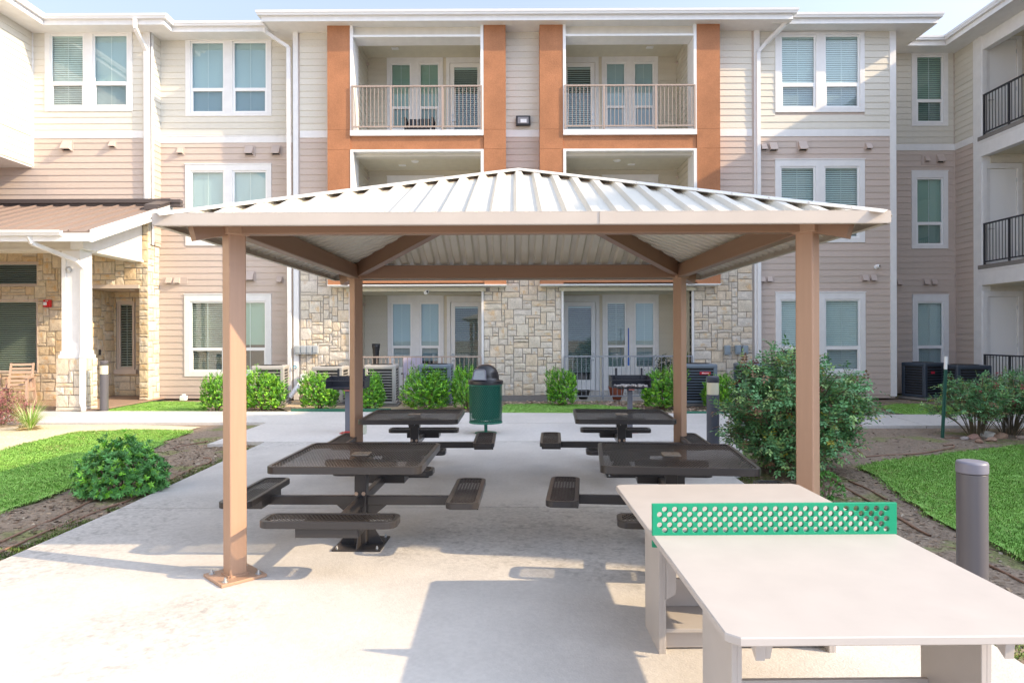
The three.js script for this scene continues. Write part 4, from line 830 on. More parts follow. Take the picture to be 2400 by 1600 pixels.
// ================================================================ the picnic shelter
{
  const hx = 2.088, d1 = 4.97, d2 = 8.80, cx = .045, g = thing('picnic_shelter', 'brown steel picnic shelter with ribbed cream metal hip roof over the tables', 'pavilion', [cx, 0, -(d1 + d2) / 2]);
  const hz = (d2 - d1) / 2, ov = .38, ex = hx + ov, ez = hz + ov, yE = 2.545, yA = 3.40, T = .127;
  const post = (sx, sz) => {
    const p = part(g, 'post', [rbox(T, 2.52, T, .012, 0, 1.27, 0).rotateY(Math.PI / 4).translate(sx * hx, 0, sz * hz)], M.brown);
    const at = q => q.rotateY(Math.PI / 4).translate(sx * hx, 0, sz * hz);
    part(p, 'base_plate', [at(rbox(.33, .022, .33, .004, 0, .012, 0))], M.brown);
    part(p, 'weld', [at(join([bar([-T / 2, .028, T / 2 + .004], [T / 2, .028, T / 2 + .004], .016, .016), bar([-T / 2, .028, -T / 2 - .004], [T / 2, .028, -T / 2 - .004], .016, .016), bar([T / 2 + .004, .028, -T / 2], [T / 2 + .004, .028, T / 2], .016, .016), bar([-T / 2 - .004, .028, -T / 2], [-T / 2 - .004, .028, T / 2], .016, .016)]))], M.brown);
    for (const [bx, bz] of [[1, 1], [1, -1], [-1, 1], [-1, -1]]) part(p, 'bolt', [at(join([cyl(.022, .022, .004, bx * .12, .023, bz * .12), cyl(.014, .014, .014, bx * .12, .027, bz * .12, 6), cyl(.008, .008, .028, bx * .12, .027, bz * .12, 10)]))], M.steel);
  };
  for (const sx of [-1, 1]) for (const sz of [1, -1]) post(sx, sz);
  const bw = .10, y0 = 2.49, y1 = 2.66;
  for (const sz of [1, -1]) part(g, 'beam', [rbox(2 * hx - .12, y1 - y0, bw, .01, 0, (y0 + y1) / 2, sz * hz)], M.brownDark);
  for (const sx of [1, -1]) part(g, 'beam', [rbox(bw, y1 - y0, 2 * hz - .12, .01, sx * hx, (y0 + y1) / 2, 0)], M.brownDark);
  for (const sx of [-1, 1]) for (const sz of [-1, 1]) {
    // hip rafter from near the roof corner up to the peak, and the sleeve where it meets the post
    const o = .30, hyp = Math.hypot(hx, hz), k = (hyp + o) / hyp, slope = (yA - yE) / Math.hypot(ex, ez);
    const yC = 2.585, A = [sx * hx * k, yC - o * slope * 1.0, sz * hz * k], Bq = [sx * .06, yC + hyp * slope - .02, sz * .06];
    part(g, 'hip_rafter', [bar(A, Bq, .10, .175)], M.brownDark);
    part(g, 'sleeve', [rbox(.175, .19, .175, .01, 0, 0, 0).rotateY(Math.PI / 4).translate(sx * hx, 2.578, sz * hz)], M.brown);
  }
  // ribbed roof, one sheet on each face; a trapezoid every 0.172 m
  const face = (half, run, turn) => {                    // eave half-length, horizontal run to the peak
    const pitch = .172, prof = [[0, 0], [.052, 0], [.074, .034], [.128, .034], [.15, 0]], pts = [];
    for (let i = -16; i <= 16; i++) for (const [a, h] of prof) pts.push([i * pitch + a - .101, h]);
    const clip = pts.filter(p => Math.abs(p[0]) < half).map(p => [...p]), pos = [], uv = [];
    clip.unshift([-half, 0]); clip.push([half, 0]);
    const low = p => [p[0], yE + p[1], run], up = p => { const t = 1 - Math.abs(p[0]) / half; return [p[0], yE + p[1] + t * (yA - yE), run * (1 - t)]; };
    const tri = (...q) => { for (const p of q) { pos.push(...p); uv.push(p[0], p[2]); } };
    for (let i = 0; i < clip.length - 1; i++) {
      const a = clip[i], b = clip[i + 1];
      if (a[0] < 0 && b[0] > 0) { const m = [0, (a[1] + b[1]) / 2]; tri(low(a), low(m), up(m)); tri(low(a), up(m), up(a)); tri(low(m), low(b), up(b)); tri(low(m), up(b), up(m)); continue; }
      tri(low(a), low(b), up(b)); tri(low(a), up(b), up(a));
    }
    const q = new THREE.BufferGeometry(); q.setAttribute('position', new THREE.Float32BufferAttribute(pos, 3)); q.setAttribute('uv', new THREE.Float32BufferAttribute(uv, 2)); q.computeVertexNormals();
    part(g, 'roof_sheet', q.rotateY(turn), M.roofCream);
    const sc = []; for (let x = -half + .2; x < half - .1; x += pitch) { const s = Math.round(x / pitch) * pitch; sc.push(cyl(.008, .006, .008, s + .06, yE + .039, run - .025, 6)); sc.push(cyl(.008, .006, .008, s - .06, yE + .039, run - .025, 6)); }
    part(g, 'screw', join(sc).rotateY(turn), M.screw, 'stuff');
    part(g, 'eave_trim', join([box(-half - .012, half + .012, yE - .042, yE + .034, run, run + .014), box(-half, half, yE - .047, yE - .042, run - .03, run + .013), box(-half, half, yE + .0345, yE + .039, run - .045, run + .0145)]).rotateY(turn), M.trimCream);
  };
  face(ex, ez, 0); face(ex, ez, Math.PI); face(ez, ex, Math.PI / 2); face(ez, ex, -Math.PI / 2);
  part(g, 'trim_joint', [box(.53, .63, yE - .047, yE + .0385, ez + .0145, ez + .019)], M.trimCream);
  for (const sx of [-1, 1]) for (const sz of [-1, 1]) {
    const a = new THREE.Vector3(sx * ex, yE + .045, sz * ez), b = new THREE.Vector3(0, yA + .045, 0), dir = b.clone().sub(a).normalize(), s = new THREE.Vector3().crossVectors(Y, dir).normalize();
    const wing = k => { const n = s.clone().multiplyScalar(k * .105), dn = new THREE.Vector3(0, -.03, 0); const q = [a, b, b.clone().add(n).add(dn), a.clone().add(n).add(dn)], th = new THREE.Vector3(0, -.006, 0), q2 = q.map(p => p.clone().add(th)), pos = []; const f = (w, x, y, z) => pos.push(...w.toArray(), ...x.toArray(), ...y.toArray(), ...w.toArray(), ...y.toArray(), ...z.toArray()); f(q[0], q[1], q[2], q[3]); f(q2[3], q2[2], q2[1], q2[0]); f(q[3], q[2], q2[2], q2[3]); const r = new THREE.BufferGeometry(); r.setAttribute('position', new THREE.Float32BufferAttribute(pos, 3)); r.computeVertexNormals(); return clean(r); };
    const caps = [wing(1), wing(-1)]; for (let t = .06; t < .95; t += .085) for (const k of [-1, 1]) { const p = a.clone().lerp(b, t).add(s.clone().multiplyScalar(k * .085)); caps.push(cyl(.008, .006, .01, p.x, p.y - .024, p.z, 6)); }
    part(g, 'hip_cap', caps, new THREE.MeshStandardMaterial({ color: new THREE.Color().setRGB(.70, .67, .61), roughness: .4, side: THREE.DoubleSide }));
  }
}
// ================================================================ picnic tables with expanded-metal tops
function expanded(w, l, p, seg, r, sw = .0060, t = .0026, inset = .02) {      // diamonds, strands run along z
  const pos = [], nor = [], nx = Math.ceil(w / 2 / p), nz = Math.ceil(l / 2 / seg), hw = w / 2 - inset, hl = l / 2 - inset;
  const ok = (x, z) => { const ax = Math.abs(x), az = Math.abs(z); if (ax > hw || az > hl) return false; const qx = ax - (hw - r), qz = az - (hl - r); return qx <= 0 || qz <= 0 || Math.hypot(qx, qz) < r; };
  const quad = (a, b, c, d, n) => { for (const q of [a, b, c, a, c, d]) { pos.push(...q); nor.push(...n); } };
  for (let i = -nx; i <= nx; i++) for (let j = -nz; j < nz; j++) {
    const s0 = (i + j) % 2 ? 1 : -1, x0 = i * p + s0 * p * .5, x1 = i * p - s0 * p * .5, z0 = j * seg, z1 = z0 + seg, mx = (x0 + x1) / 2, mz = (z0 + z1) / 2;
    if (!ok(mx, mz)) continue;
    const h = sw / 2 * Math.hypot(1, (x1 - x0) / seg);
    quad([x0 - h, 0, z0], [x1 - h, 0, z1], [x1 + h, 0, z1], [x0 + h, 0, z0], [0, 1, 0]);
    quad([x0 + h, -t, z0], [x1 + h, -t, z1], [x1 - h, -t, z1], [x0 - h, -t, z0], [0, -1, 0]);
    quad([x0 - h, -t, z0], [x1 - h, -t, z1], [x1 - h, 0, z1], [x0 - h, 0, z0], [-1, 0, 0]);
    quad([x0 + h, 0, z0], [x1 + h, 0, z1], [x1 + h, -t, z1], [x0 + h, -t, z0], [1, 0, 0]);
  }
  const g = new THREE.BufferGeometry(); g.setAttribute('position', new THREE.Float32BufferAttribute(pos, 3)); g.setAttribute('normal', new THREE.Float32BufferAttribute(nor, 3)); return g;
}
function rimmed(w, l, r, depth) {                        // rolled rim of a top or seat
  const s = rectShape(-w / 2, w / 2, -l / 2, l / 2, r), f = rectShape(-w / 2 + .004, w / 2 - .004, -l / 2 + .004, l / 2 - .004, r - .004);
  s.holes.push(rectShape(-w / 2 + .006, w / 2 - .006, -l / 2 + .006, l / 2 - .006, r - .006)); f.holes.push(rectShape(-w / 2 + .034, w / 2 - .034, -l / 2 + .034, l / 2 - .034, Math.max(.01, r - .034)));
  return join([extrude(s, depth, .002, 8).rotateX(-Math.PI / 2).translate(0, -depth, 0), extrude(f, .006, .002, 8).rotateX(-Math.PI / 2).translate(0, -.004, 0)]);
}
{
  const S = 1.19, H = .76, t = thing('picnic_table', 'brown mesh top picnic table nearest the left front post', 'picnic table', [-1.29, 0, -5.74], -.022, 'black mesh picnic tables');
  const top = part(t, 'tabletop', rimmed(S, S, .075, .05).translate(0, H, 0), M.tableDark);
  part(top, 'mesh_panel', expanded(S, S, .0118, .029, .06).translate(0, H - .002, 0), M.tableDark);
  const ring = extrude((() => { const s = rectShape(-.075, .075, -.075, .075, .02); const h = new THREE.Path(); h.absarc(0, 0, .026, 0, Math.PI * 2); s.holes.push(h); return s; })(), .008, .001).rotateX(-Math.PI / 2).translate(0, H - .001, 0);
  part(top, 'umbrella_plate', [ring], std([.30, .25, .20], .4, { metalness: .4 }));
  part(t, 'top_support', [box(-.30, .30, H - .105, H - .05, -.035, .035), box(-.035, .035, H - .1051, H - .0501, -.30, .30), cbox(.13, .12, .13, 0, H - .1, 0)], M.tableDark);
  const p = part(t, 'post', [rbox(.1, H - .1, .1, .008, 0, (H - .1) / 2 + .01, 0)], M.tableDark);
  part(p, 'base_plate', [rbox(.40, .014, .40, .004, 0, .008, 0)], M.tableDark);
  const fin = extrude(shapeOf([[.05, 0], [.185, 0], [.05, .22]]), .008).translate(0, .014, -.004);
  part(p, 'gusset', [0, 1, 2, 3].map(k => fin.clone().rotateY(k * Math.PI / 2)), M.tableDark);
  for (const [bx, bz] of [[1, 1], [1, -1], [-1, 1], [-1, -1]]) part(p, 'bolt', [cyl(.012, .012, .012, bx * .165, .015, bz * .165, 6), cyl(.007, .007, .024, bx * .165, .015, bz * .165, 8)], M.steel);
  part(p, 'bolt', [[.053, .03], [.053, -.03]].flatMap(([z, x]) => [cyl(.016, .016, .012, 0, 0, 0, 10).rotateX(1.57).translate(x, .44, z)]), M.tableBolt);
  for (let k = 0; k < 4; k++) {
    const a = k * Math.PI / 2, R = q => q.rotateY(a);
    part(t, 'arm', [R(join([rbox(.85, .075, .05, .006, .05 + .425, .375, 0), extrude(shapeOf([[.05, .20], [.05, .34], [.22, .34]]), .008).translate(0, 0, -.004)]))], M.tableDark);
    const seat = part(t, 'seat', R(join([rimmed(.26, .97, .075, .042).translate(.89, .46, 0), box(.765, 1.0, .35, .418, -.22, .22).translate(0, 0, 0)])), M.tableDark);
    part(seat, 'mesh_panel', R(expanded(.97, .26, .0145, .026, .05, .0055).rotateY(Math.PI / 2).translate(.89, .458, 0)), M.tableDark);
  }
  copyOf(t, [1.30, 0, -5.68], -.105, 'black mesh top picnic table just behind the ping pong table');
  copyOf(t, [-1.265, 0, -8.63], .0, 'black mesh top picnic table at far left, beside the green trash can');
  copyOf(t, [1.345, 0, -8.60], -.06, 'black mesh top picnic table at far right, before the grill with ash');
  // glass jar on the far left seat
  const j = thing('glass_jar', 'clear glass jar standing on the end of far left table seat', 'jar', [-2.02, .462, -9.02]);
  part(j, 'jar', [clean(new THREE.LatheGeometry([[.0, 0], [.055, 0], [.062, .01], [.062, .10], [.052, .125], [.048, .14]].map(q => new THREE.Vector2(...q)), 24))], phys([.86, .90, .84], .05, { transmission: 1, thickness: 0, side: THREE.DoubleSide }));
  part(j, 'rim', [clean(new THREE.TorusGeometry(.049, .004, 6, 24).rotateX(1.57).translate(0, .14, 0))], M.vinyl);
}
// ================================================================ ping pong table
{
  const wm = std([.49, .455, .43], .5, { map: texPaint }), em = std([.48, .44, .41], .55), Wd = 1.21, Ln = 2.30, H = .76;
  const t = thing('ping_pong_table', 'pale outdoor ping pong table with green perforated net in the foreground', 'ping pong table', [1.285, 0, -3.385], .014);
  const s = rectShape(-Wd / 2, Wd / 2, -Ln / 2, Ln / 2); const c = .04;
  const oct = shapeOf([[-Wd / 2 + c, -Ln / 2], [Wd / 2 - c, -Ln / 2], [Wd / 2, -Ln / 2 + c], [Wd / 2, Ln / 2 - c], [Wd / 2 - c, Ln / 2], [-Wd / 2 + c, Ln / 2], [-Wd / 2, Ln / 2 - c], [-Wd / 2, -Ln / 2 + c]]); void s;
  part(t, 'tabletop', [extrude(oct, .022, .004).rotateX(-Math.PI / 2).translate(0, H - .022, 0)], wm);
  // net board with staggered rows of round holes
  const nb = rectShape(-.607, .607, 0, .156), r = .0136;
  for (let k = 0; k < 5; k++) for (let x = k % 2 ? -.57 : -.545; x < .58; x += .05) { const h = new THREE.Path(); h.absarc(x, .027 + k * .0255, r, 0, Math.PI * 2, true); nb.holes.push(h); }
  const net = part(t, 'net', [extrude(nb, .016, .0015, 10).translate(0, H + .003, -.008)], std([.001, .29, .15], .42));
  part(net, 'net_tab', [box(-.607, -.575, H - .055, H - .022, -.008, .008), box(.575, .607, H - .055, H - .022, -.008, .008)], std([.001, .29, .15], .42));
  for (const z of [-.56, .64]) {                               // trestles: side panels, shelf, toe boards
    for (const sx of [-1, 1]) {
      const x = sx * .47;
      const shp = shapeOf([[-.185, .0], [.185, .0], [.19, H - .022], [-.19, H - .022]]);
      part(t, 'leg_panel', [extrude(shp, .017, .002).rotateY(Math.PI / 2).translate(x - .017, 0, z), extrude(shp, .015, .002).rotateY(Math.PI / 2).translate(x + .003, 0, z)], wm);
      part(t, 'bracket', [extrude(shapeOf([[.19, H - .022], [.36, H - .022], [.345, H - .15], [.19, H - .05]]), .03, .002).rotateY(-Math.PI / 2).translate(x + (sx < 0 ? .045 : -.015), 0, z + (z > 0 ? 0 : 0))], wm);
    }
    part(t, 'shelf', [rbox(.90, .022, .36, .003, 0, .125, z)], wm);
    part(t, 'toe_board', [box(-.45, .45, .012, .112, z + .11, z + .13), box(-.45, .45, .138, .30, z - .15, z - .13)], em);
  }
  part(t, 'bracket', [extrude(shapeOf([[0, .30], [.055, .33], [.055, H - .022], [0, H - .022]]), .16, .002).translate(-.45, 0, -.53)], wm);
  part(t, 'bracket', [extrude(shapeOf([[-.1, H - .022], [.07, H - .022], [.02, H - .15]]), .03, .002).rotateY(-Math.PI / 2).translate(-.40, 0, .95), extrude(shapeOf([[-.1, H - .022], [.07, H - .022], [.02, H - .13]]), .03, .002).rotateY(-Math.PI / 2).translate(.55, 0, .95)], wm);
}
// ================================================================ trash can
{
  const t = thing('trash_can', 'green mesh trash receptacle with black dome lid and flap door', 'trash can', [-.52, 0, -12.3]);
  const green = std([.008, .16, .105], .45), y0 = .20, y1 = .92, R = .295, pos = [], nor = [];
  const n = 46, p = Math.PI / n, seg = (y1 - y0) / 22, rad = y => R + .006 * (y - y0);
  for (let i = 0; i < n * 2; i++) for (let j = 0; j < 22; j++) {
    const s0 = (i + j) % 2 ? 1 : -1, a0 = (i + s0 * .5) * p, a1 = (i - s0 * .5) * p, ya = y0 + j * seg, yb = ya + seg, h = .0042 / R, ra = rad(ya), rb = rad(yb);
    for (const k of [0, -.006]) { const q = (a, y, r) => [Math.cos(a) * (r + k), y, Math.sin(a) * (r + k)], A = q(a0 - h, ya, ra), Bq = q(a0 + h, ya, ra), C = q(a1 + h, yb, rb), Dq = q(a1 - h, yb, rb); const am = (a0 + a1) / 2, f = k ? -1 : 1; for (const v of [A, C, Bq, A, Dq, C]) { pos.push(...v); nor.push(f * Math.cos(am), 0, f * Math.sin(am)); } }
  }
  const mg = new THREE.BufferGeometry(); mg.setAttribute('position', new THREE.Float32BufferAttribute(pos, 3)); mg.setAttribute('normal', new THREE.Float32BufferAttribute(nor, 3));
  part(t, 'mesh_body', mg, std([.008, .16, .105], .45, { side: THREE.DoubleSide }));
  const band = (y, h) => clean(new THREE.LatheGeometry([[R - .008, y], [R + .006, y], [R + .006, y + h], [R - .008, y + h], [R - .008, y]].map(q => new THREE.Vector2(...q)), 48));
  part(t, 'band', [band(y0 - .01, .025), band(y1 - .06, .06)], green);
  part(t, 'bottom_grid', [...Array(10)].map((_, k) => cbox(2 * R - .02, .008, .012, 0, y0, 0).rotateY(k * Math.PI / 10)), green);
  part(t, 'liner', [clean(new THREE.CylinderGeometry(R - .035, R - .045, y1 - y0 - .09, 40, 1, true).translate(0, (y0 + y1) / 2 + .03, 0))], std([.006, .055, .045], .5, { side: THREE.DoubleSide }));
  part(t, 'post', [cyl(.03, .03, .2, 0, 0, 0)], green); part(t, 'base_plate', [cyl(.20, .195, .014, 0, 0, 0, 36)], green);
  const prof = [[.315, .885], [.318, .945], [.30, .955], [.245, .965], [.24, 1.02], [.225, 1.09], [.19, 1.16], [.13, 1.215], [.06, 1.238], [.001, 1.242]];
  const lid = part(t, 'lid', [clean(new THREE.LatheGeometry(prof.map(q => new THREE.Vector2(...q)), 56)), clean(new THREE.LatheGeometry([[.30, .885], [.322, .885], [.322, .90], [.30, .90]].map(q => new THREE.Vector2(...q)), 56))], phys([.016, .015, .018], .30, { side: THREE.DoubleSide }));
  // flap door, a trapezoid facing the camera
  const tx = (() => { const cv = document.createElement('canvas'); cv.width = 256; cv.height = 192; const x = cv.getContext('2d'); x.fillStyle = '#8d96a0'; x.fillRect(0, 0, 256, 192); x.fillStyle = '#818a95'; x.font = 'bold 36px sans-serif'; x.textAlign = 'center'; x.fillText('THANK', 128, 96); x.fillText('YOU', 128, 142); const q = new THREE.CanvasTexture(cv); q.colorSpace = THREE.SRGBColorSpace; return q; })();
  const door = rectShape(0, 0, 0, 0); void door;
  const ds = shapeOf([[-.125, 0], [.125, 0], [.095, .155], [.07, .175], [-.07, .175], [-.095, .155]]), fs = shapeOf([[-.138, -.012], [.138, -.012], [.106, .166], [.078, .188], [-.078, .188], [-.106, .166]]);
  fs.holes.push(new THREE.Path(ds.getPoints().reverse()));
  const place = q => q.rotateX(-.30).translate(-.02, .975, .262).rotateY(-.32);
  part(lid, 'door_frame', [place(extrude(fs, .03, .003))], M.bollardTop);
  const dg = place(extrude(ds, .012).translate(0, 0, .006)); { const u = dg.attributes.uv; for (let i = 0; i < u.count; i++) u.setXY(i, u.getX(i) / .25 + .5, u.getY(i) / .175); }
  part(lid, 'flap_door', dg, new THREE.MeshStandardMaterial({ map: tx, roughness: .35 }));
}
// ================================================================ park grills
{
  const gm = std([.028, .030, .040], .5), pm = std([.13, .14, .17], .5), red = std([.45, .05, .045], .5);
  const t = thing('park_grill', 'black pedestal charcoal grill half hidden by the back left post', 'grill', [-3.02, 0, -12.35], 0, 'pedestal park grills');
  part(t, 'pedestal', [cbox(.085, .78, .085, 0, .39, 0)], pm);
  part(t, 'base_plate', [cbox(.26, .012, .22, 0, .006, 0), cbox(.10, .03, .10, 0, .025, 0)], red);
  part(t, 'label_plate', [cbox(.10, .06, .006, .01, .80, .135)], std([.62, .22, .20], .5));
  part(t, 'neck', [cyl(.05, .06, .06, 0, .75, 0), cbox(.46, .03, .30, 0, .81, 0)], gm);
  part(t, 'firebox', [cbox(.70, .008, .42, 0, .825, 0), extrude(shapeOf([[-.21, .825], [.21, .825], [.17, 1.0], [-.21, 1.03]]), .008).rotateY(-Math.PI / 2).translate(-.342, 0, 0), extrude(shapeOf([[-.21, .825], [.21, .825], [.17, 1.0], [-.21, 1.03]]), .008).rotateY(-Math.PI / 2).translate(.35, 0, 0), cbox(.70, .2, .008, 0, .925, -.21)], gm);
  part(t, 'grate', [...[...Array(14)].map((_, k) => cbox(.008, .008, .40, -.31 + k * .048, .955, .0)), bar([-.40, .957, .20], [.40, .957, .20], .014, .014), bar([-.40, .957, .20], [-.40, .957, .32], .014, .014)], gm);
  for (const x of [-.22, .25]) part(t, 'handle', [cbox(.035, .20, .02, x, 1.04, -.19), cyl(.018, .018, .035).rotateX(1.57).translate(x, 1.14, -.205)], gm);
  const c = copyOf(t, [2.085, 0, -12.35], 0, 'black pedestal charcoal grill with grey ash before the right patio');
  seed = 31; const ash = []; for (let k = 0; k < 46; k++) ash.push(clean(new THREE.IcosahedronGeometry(rr(.018, .036), 0).scale(1.3, .8, 1).rotateY(rr(0, 6)).translate(rr(-.30, .30), .842 + rr(0, .018), rr(.0, .19))));
  part(c, 'ash', ash, std([.42, .39, .37], .95), 'stuff');
}
// ================================================================ bollards
{
  const lathe = (pts, n = 40) => clean(new THREE.LatheGeometry(pts.map(q => new THREE.Vector2(...q)), n));
  const a = thing('bollard_light', 'dark bollard light with clear lens standing left of the big rose bush', 'bollard light', [ux(1670, 10.9), 0, -10.9], 0, 'bollard lights');
  const body = m => lathe([[0, 0], [.099, 0], [.099, .80], [.095, .805], [0, .805]]);
  part(a, 'body', [body()], M.bollardDark);
  part(a, 'lens', [lathe([[.088, .805], [.094, .81], [.094, 1.0], [.088, 1.005]])], M.lens);
  part(a, 'lamp_core', [lathe([[0, .806], [.07, .806], [.055, .95], [.05, 1.0], [0, 1.0]])], M.lensCore);
  part(a, 'cap', [lathe([[0, 1.0], [.099, 1.0], [.099, 1.085], [.092, 1.1], [0, 1.102]])], M.bollardDark);
  const swap = (c, m) => c.traverse(q => { if (q.isMesh && q.material === M.bollardDark) q.material = m; });
  const b = copyOf(a, [P(243, 900, 16.2).x, 0, -16.2], 0, 'grey bollard light in sun beside the stone porch column', [.95, 1.08, .95]); swap(b, M.bollard);
  copyOf(a, [-4.42, 0, -10.95], 0, 'bollard light mostly hidden behind the left front post');
  const c = thing('bollard', 'grey steel bollard with plain cap beside the right lawn', 'bollard', [ux(2277.5, 4.06), 0, -4.06]);
  part(c, 'body', [lathe([[0, -.05], [.081, -.05], [.081, .925], [.077, .93], [0, .93]], 56)], M.bollard);
  part(c, 'cap', [lathe([[0, .932], [.083, .932], [.0842, .937], [.0842, .985], [.080, .998], [.06, 1.003], [0, 1.004]], 56)], M.bollardTop);
}
// ================================================================ air conditioners behind the hedge
{
  const mk = (name, label, m, mDark, w, dp, h, red, pos, turn) => {
    const t = thing(name, label, 'air conditioner', pos, turn, 'outdoor air conditioning units');
    part(t, 'core', [cbox(w - .05, h - .12, dp - .05, 0, h / 2, 0)], M.dark);
    part(t, 'pad', [cbox(w + .1, .06, dp + .1, 0, .0, 0)], M.slabEdge);
    part(t, 'base_pan', [rbox(w, .07, dp, .02, 0, .075, 0)], m);
    part(t, 'top_cover', [rbox(w + .01, .11, dp + .01, .035, 0, h - .05, 0, 3)], m);
    for (const sx of [-1, 1]) for (const sz of [-1, 1]) part(t, 'corner_post', [rbox(.10, h - .12, .10, .02, sx * (w / 2 - .05), h / 2, sz * (dp / 2 - .05))], m);
    const lv = [], n = Math.round((h - .25) / .072);
    for (let i = 0; i < n; i++) { const y = .14 + (i + .5) * (h - .27) / n; for (const s of [-1, 1]) { lv.push(cbox(w - .18, .012, .045, 0, 0, 0).rotateX(s * .5).translate(0, y, s * (dp / 2 - .02))); lv.push(cbox(.045, .012, dp - .18, 0, 0, 0).rotateZ(-s * .5).translate(s * (w / 2 - .02), y, 0)); } }
    part(t, 'louvre', lv, mDark);
    part(t, 'fan_guard', [cyl(w * .36, w * .36, .012, 0, h + .004, 0, 32)], M.dark);
    if (red) {
      const cv = document.createElement('canvas'); cv.width = 256; cv.height = 64; const x = cv.getContext('2d'); x.fillStyle = '#c8102e'; x.fillRect(0, 0, 256, 64); x.fillStyle = '#fff'; x.font = 'bold 52px sans-serif'; x.textAlign = 'center'; x.fillText('Rheem', 128, 50); const q = new THREE.CanvasTexture(cv); q.colorSpace = THREE.SRGBColorSpace;
      const [lx, ly] = red, pm = new THREE.MeshStandardMaterial({ map: q, roughness: .4 });
      part(t, 'name_plate', [rbox(.27, .07, .012, .005, lx, ly, dp / 2 + .012)], std([.60, .02, .05], .4));
      part(t, 'lettering', [new THREE.PlaneGeometry(.25, .062).translate(lx, ly, dp / 2 + .0195)], pm);
    }
    return t;
  };
  const grey = std([.40, .385, .365], .5), greyD = std([.30, .29, .275], .5), blue = std([.17, .21, .26], .45), blueD = std([.13, .165, .21], .5), navy = std([.05, .068, .095], .42), navyD = std([.045, .06, .085], .45);
  const at = (u, v, d) => { const p = P(u, v, d); return [p.x, 0, -d]; };
  mk('air_conditioner', 'tall grey air conditioner at the left end of the hedge below the window', grey, greyD, .80, .80, 1.0, null, at(634, 900, 17.75), .16);
  mk('air_conditioner', 'pale air conditioner behind the left grill, mostly hidden by shrubs', grey, greyD, .78, .74, .97, null, at(776, 900, 17.9), 0);
  mk('air_conditioner', 'sunlit air conditioner beside the back left post, white top', grey, greyD, .80, .78, 1.02, null, at(895, 900, 17.55), 0.05);
  mk('air_conditioner', 'blue grey air conditioner behind the widest shrub left of trash can', blue, blueD, .84, .8, 1.02, null, at(1022, 900, 17.75), 0);
  mk('air_conditioner', 'blue grey air conditioner with bright name plate right of back right post', blue, blueD, .86, .80, 1.02, [.12, .80], at(1634, 900, 17.6), -.06);
  mk('air_conditioner', 'blue grey air conditioner partly behind the big rose bush', blue, blueD, .80, .80, 1.02, null, at(1768, 900, 17.7), .05);
  mk('air_conditioner', 'navy air conditioner with small red badge in the right corner', navy, navyD, .74, .74, .98, null, at(2164, 900, 19.0), .35);
  part(scene.getObjectByName('air_conditioner_006'), 'badge', [cbox(.13, .06, .012, -.1, .72, .385)], std([.55, .03, .06], .4));
  mk('air_conditioner', 'navy air conditioner behind the green stake and bare stemmed roses', navy, navyD, .92, .8, .93, null, at(2262, 900, 18.5), 0);
}
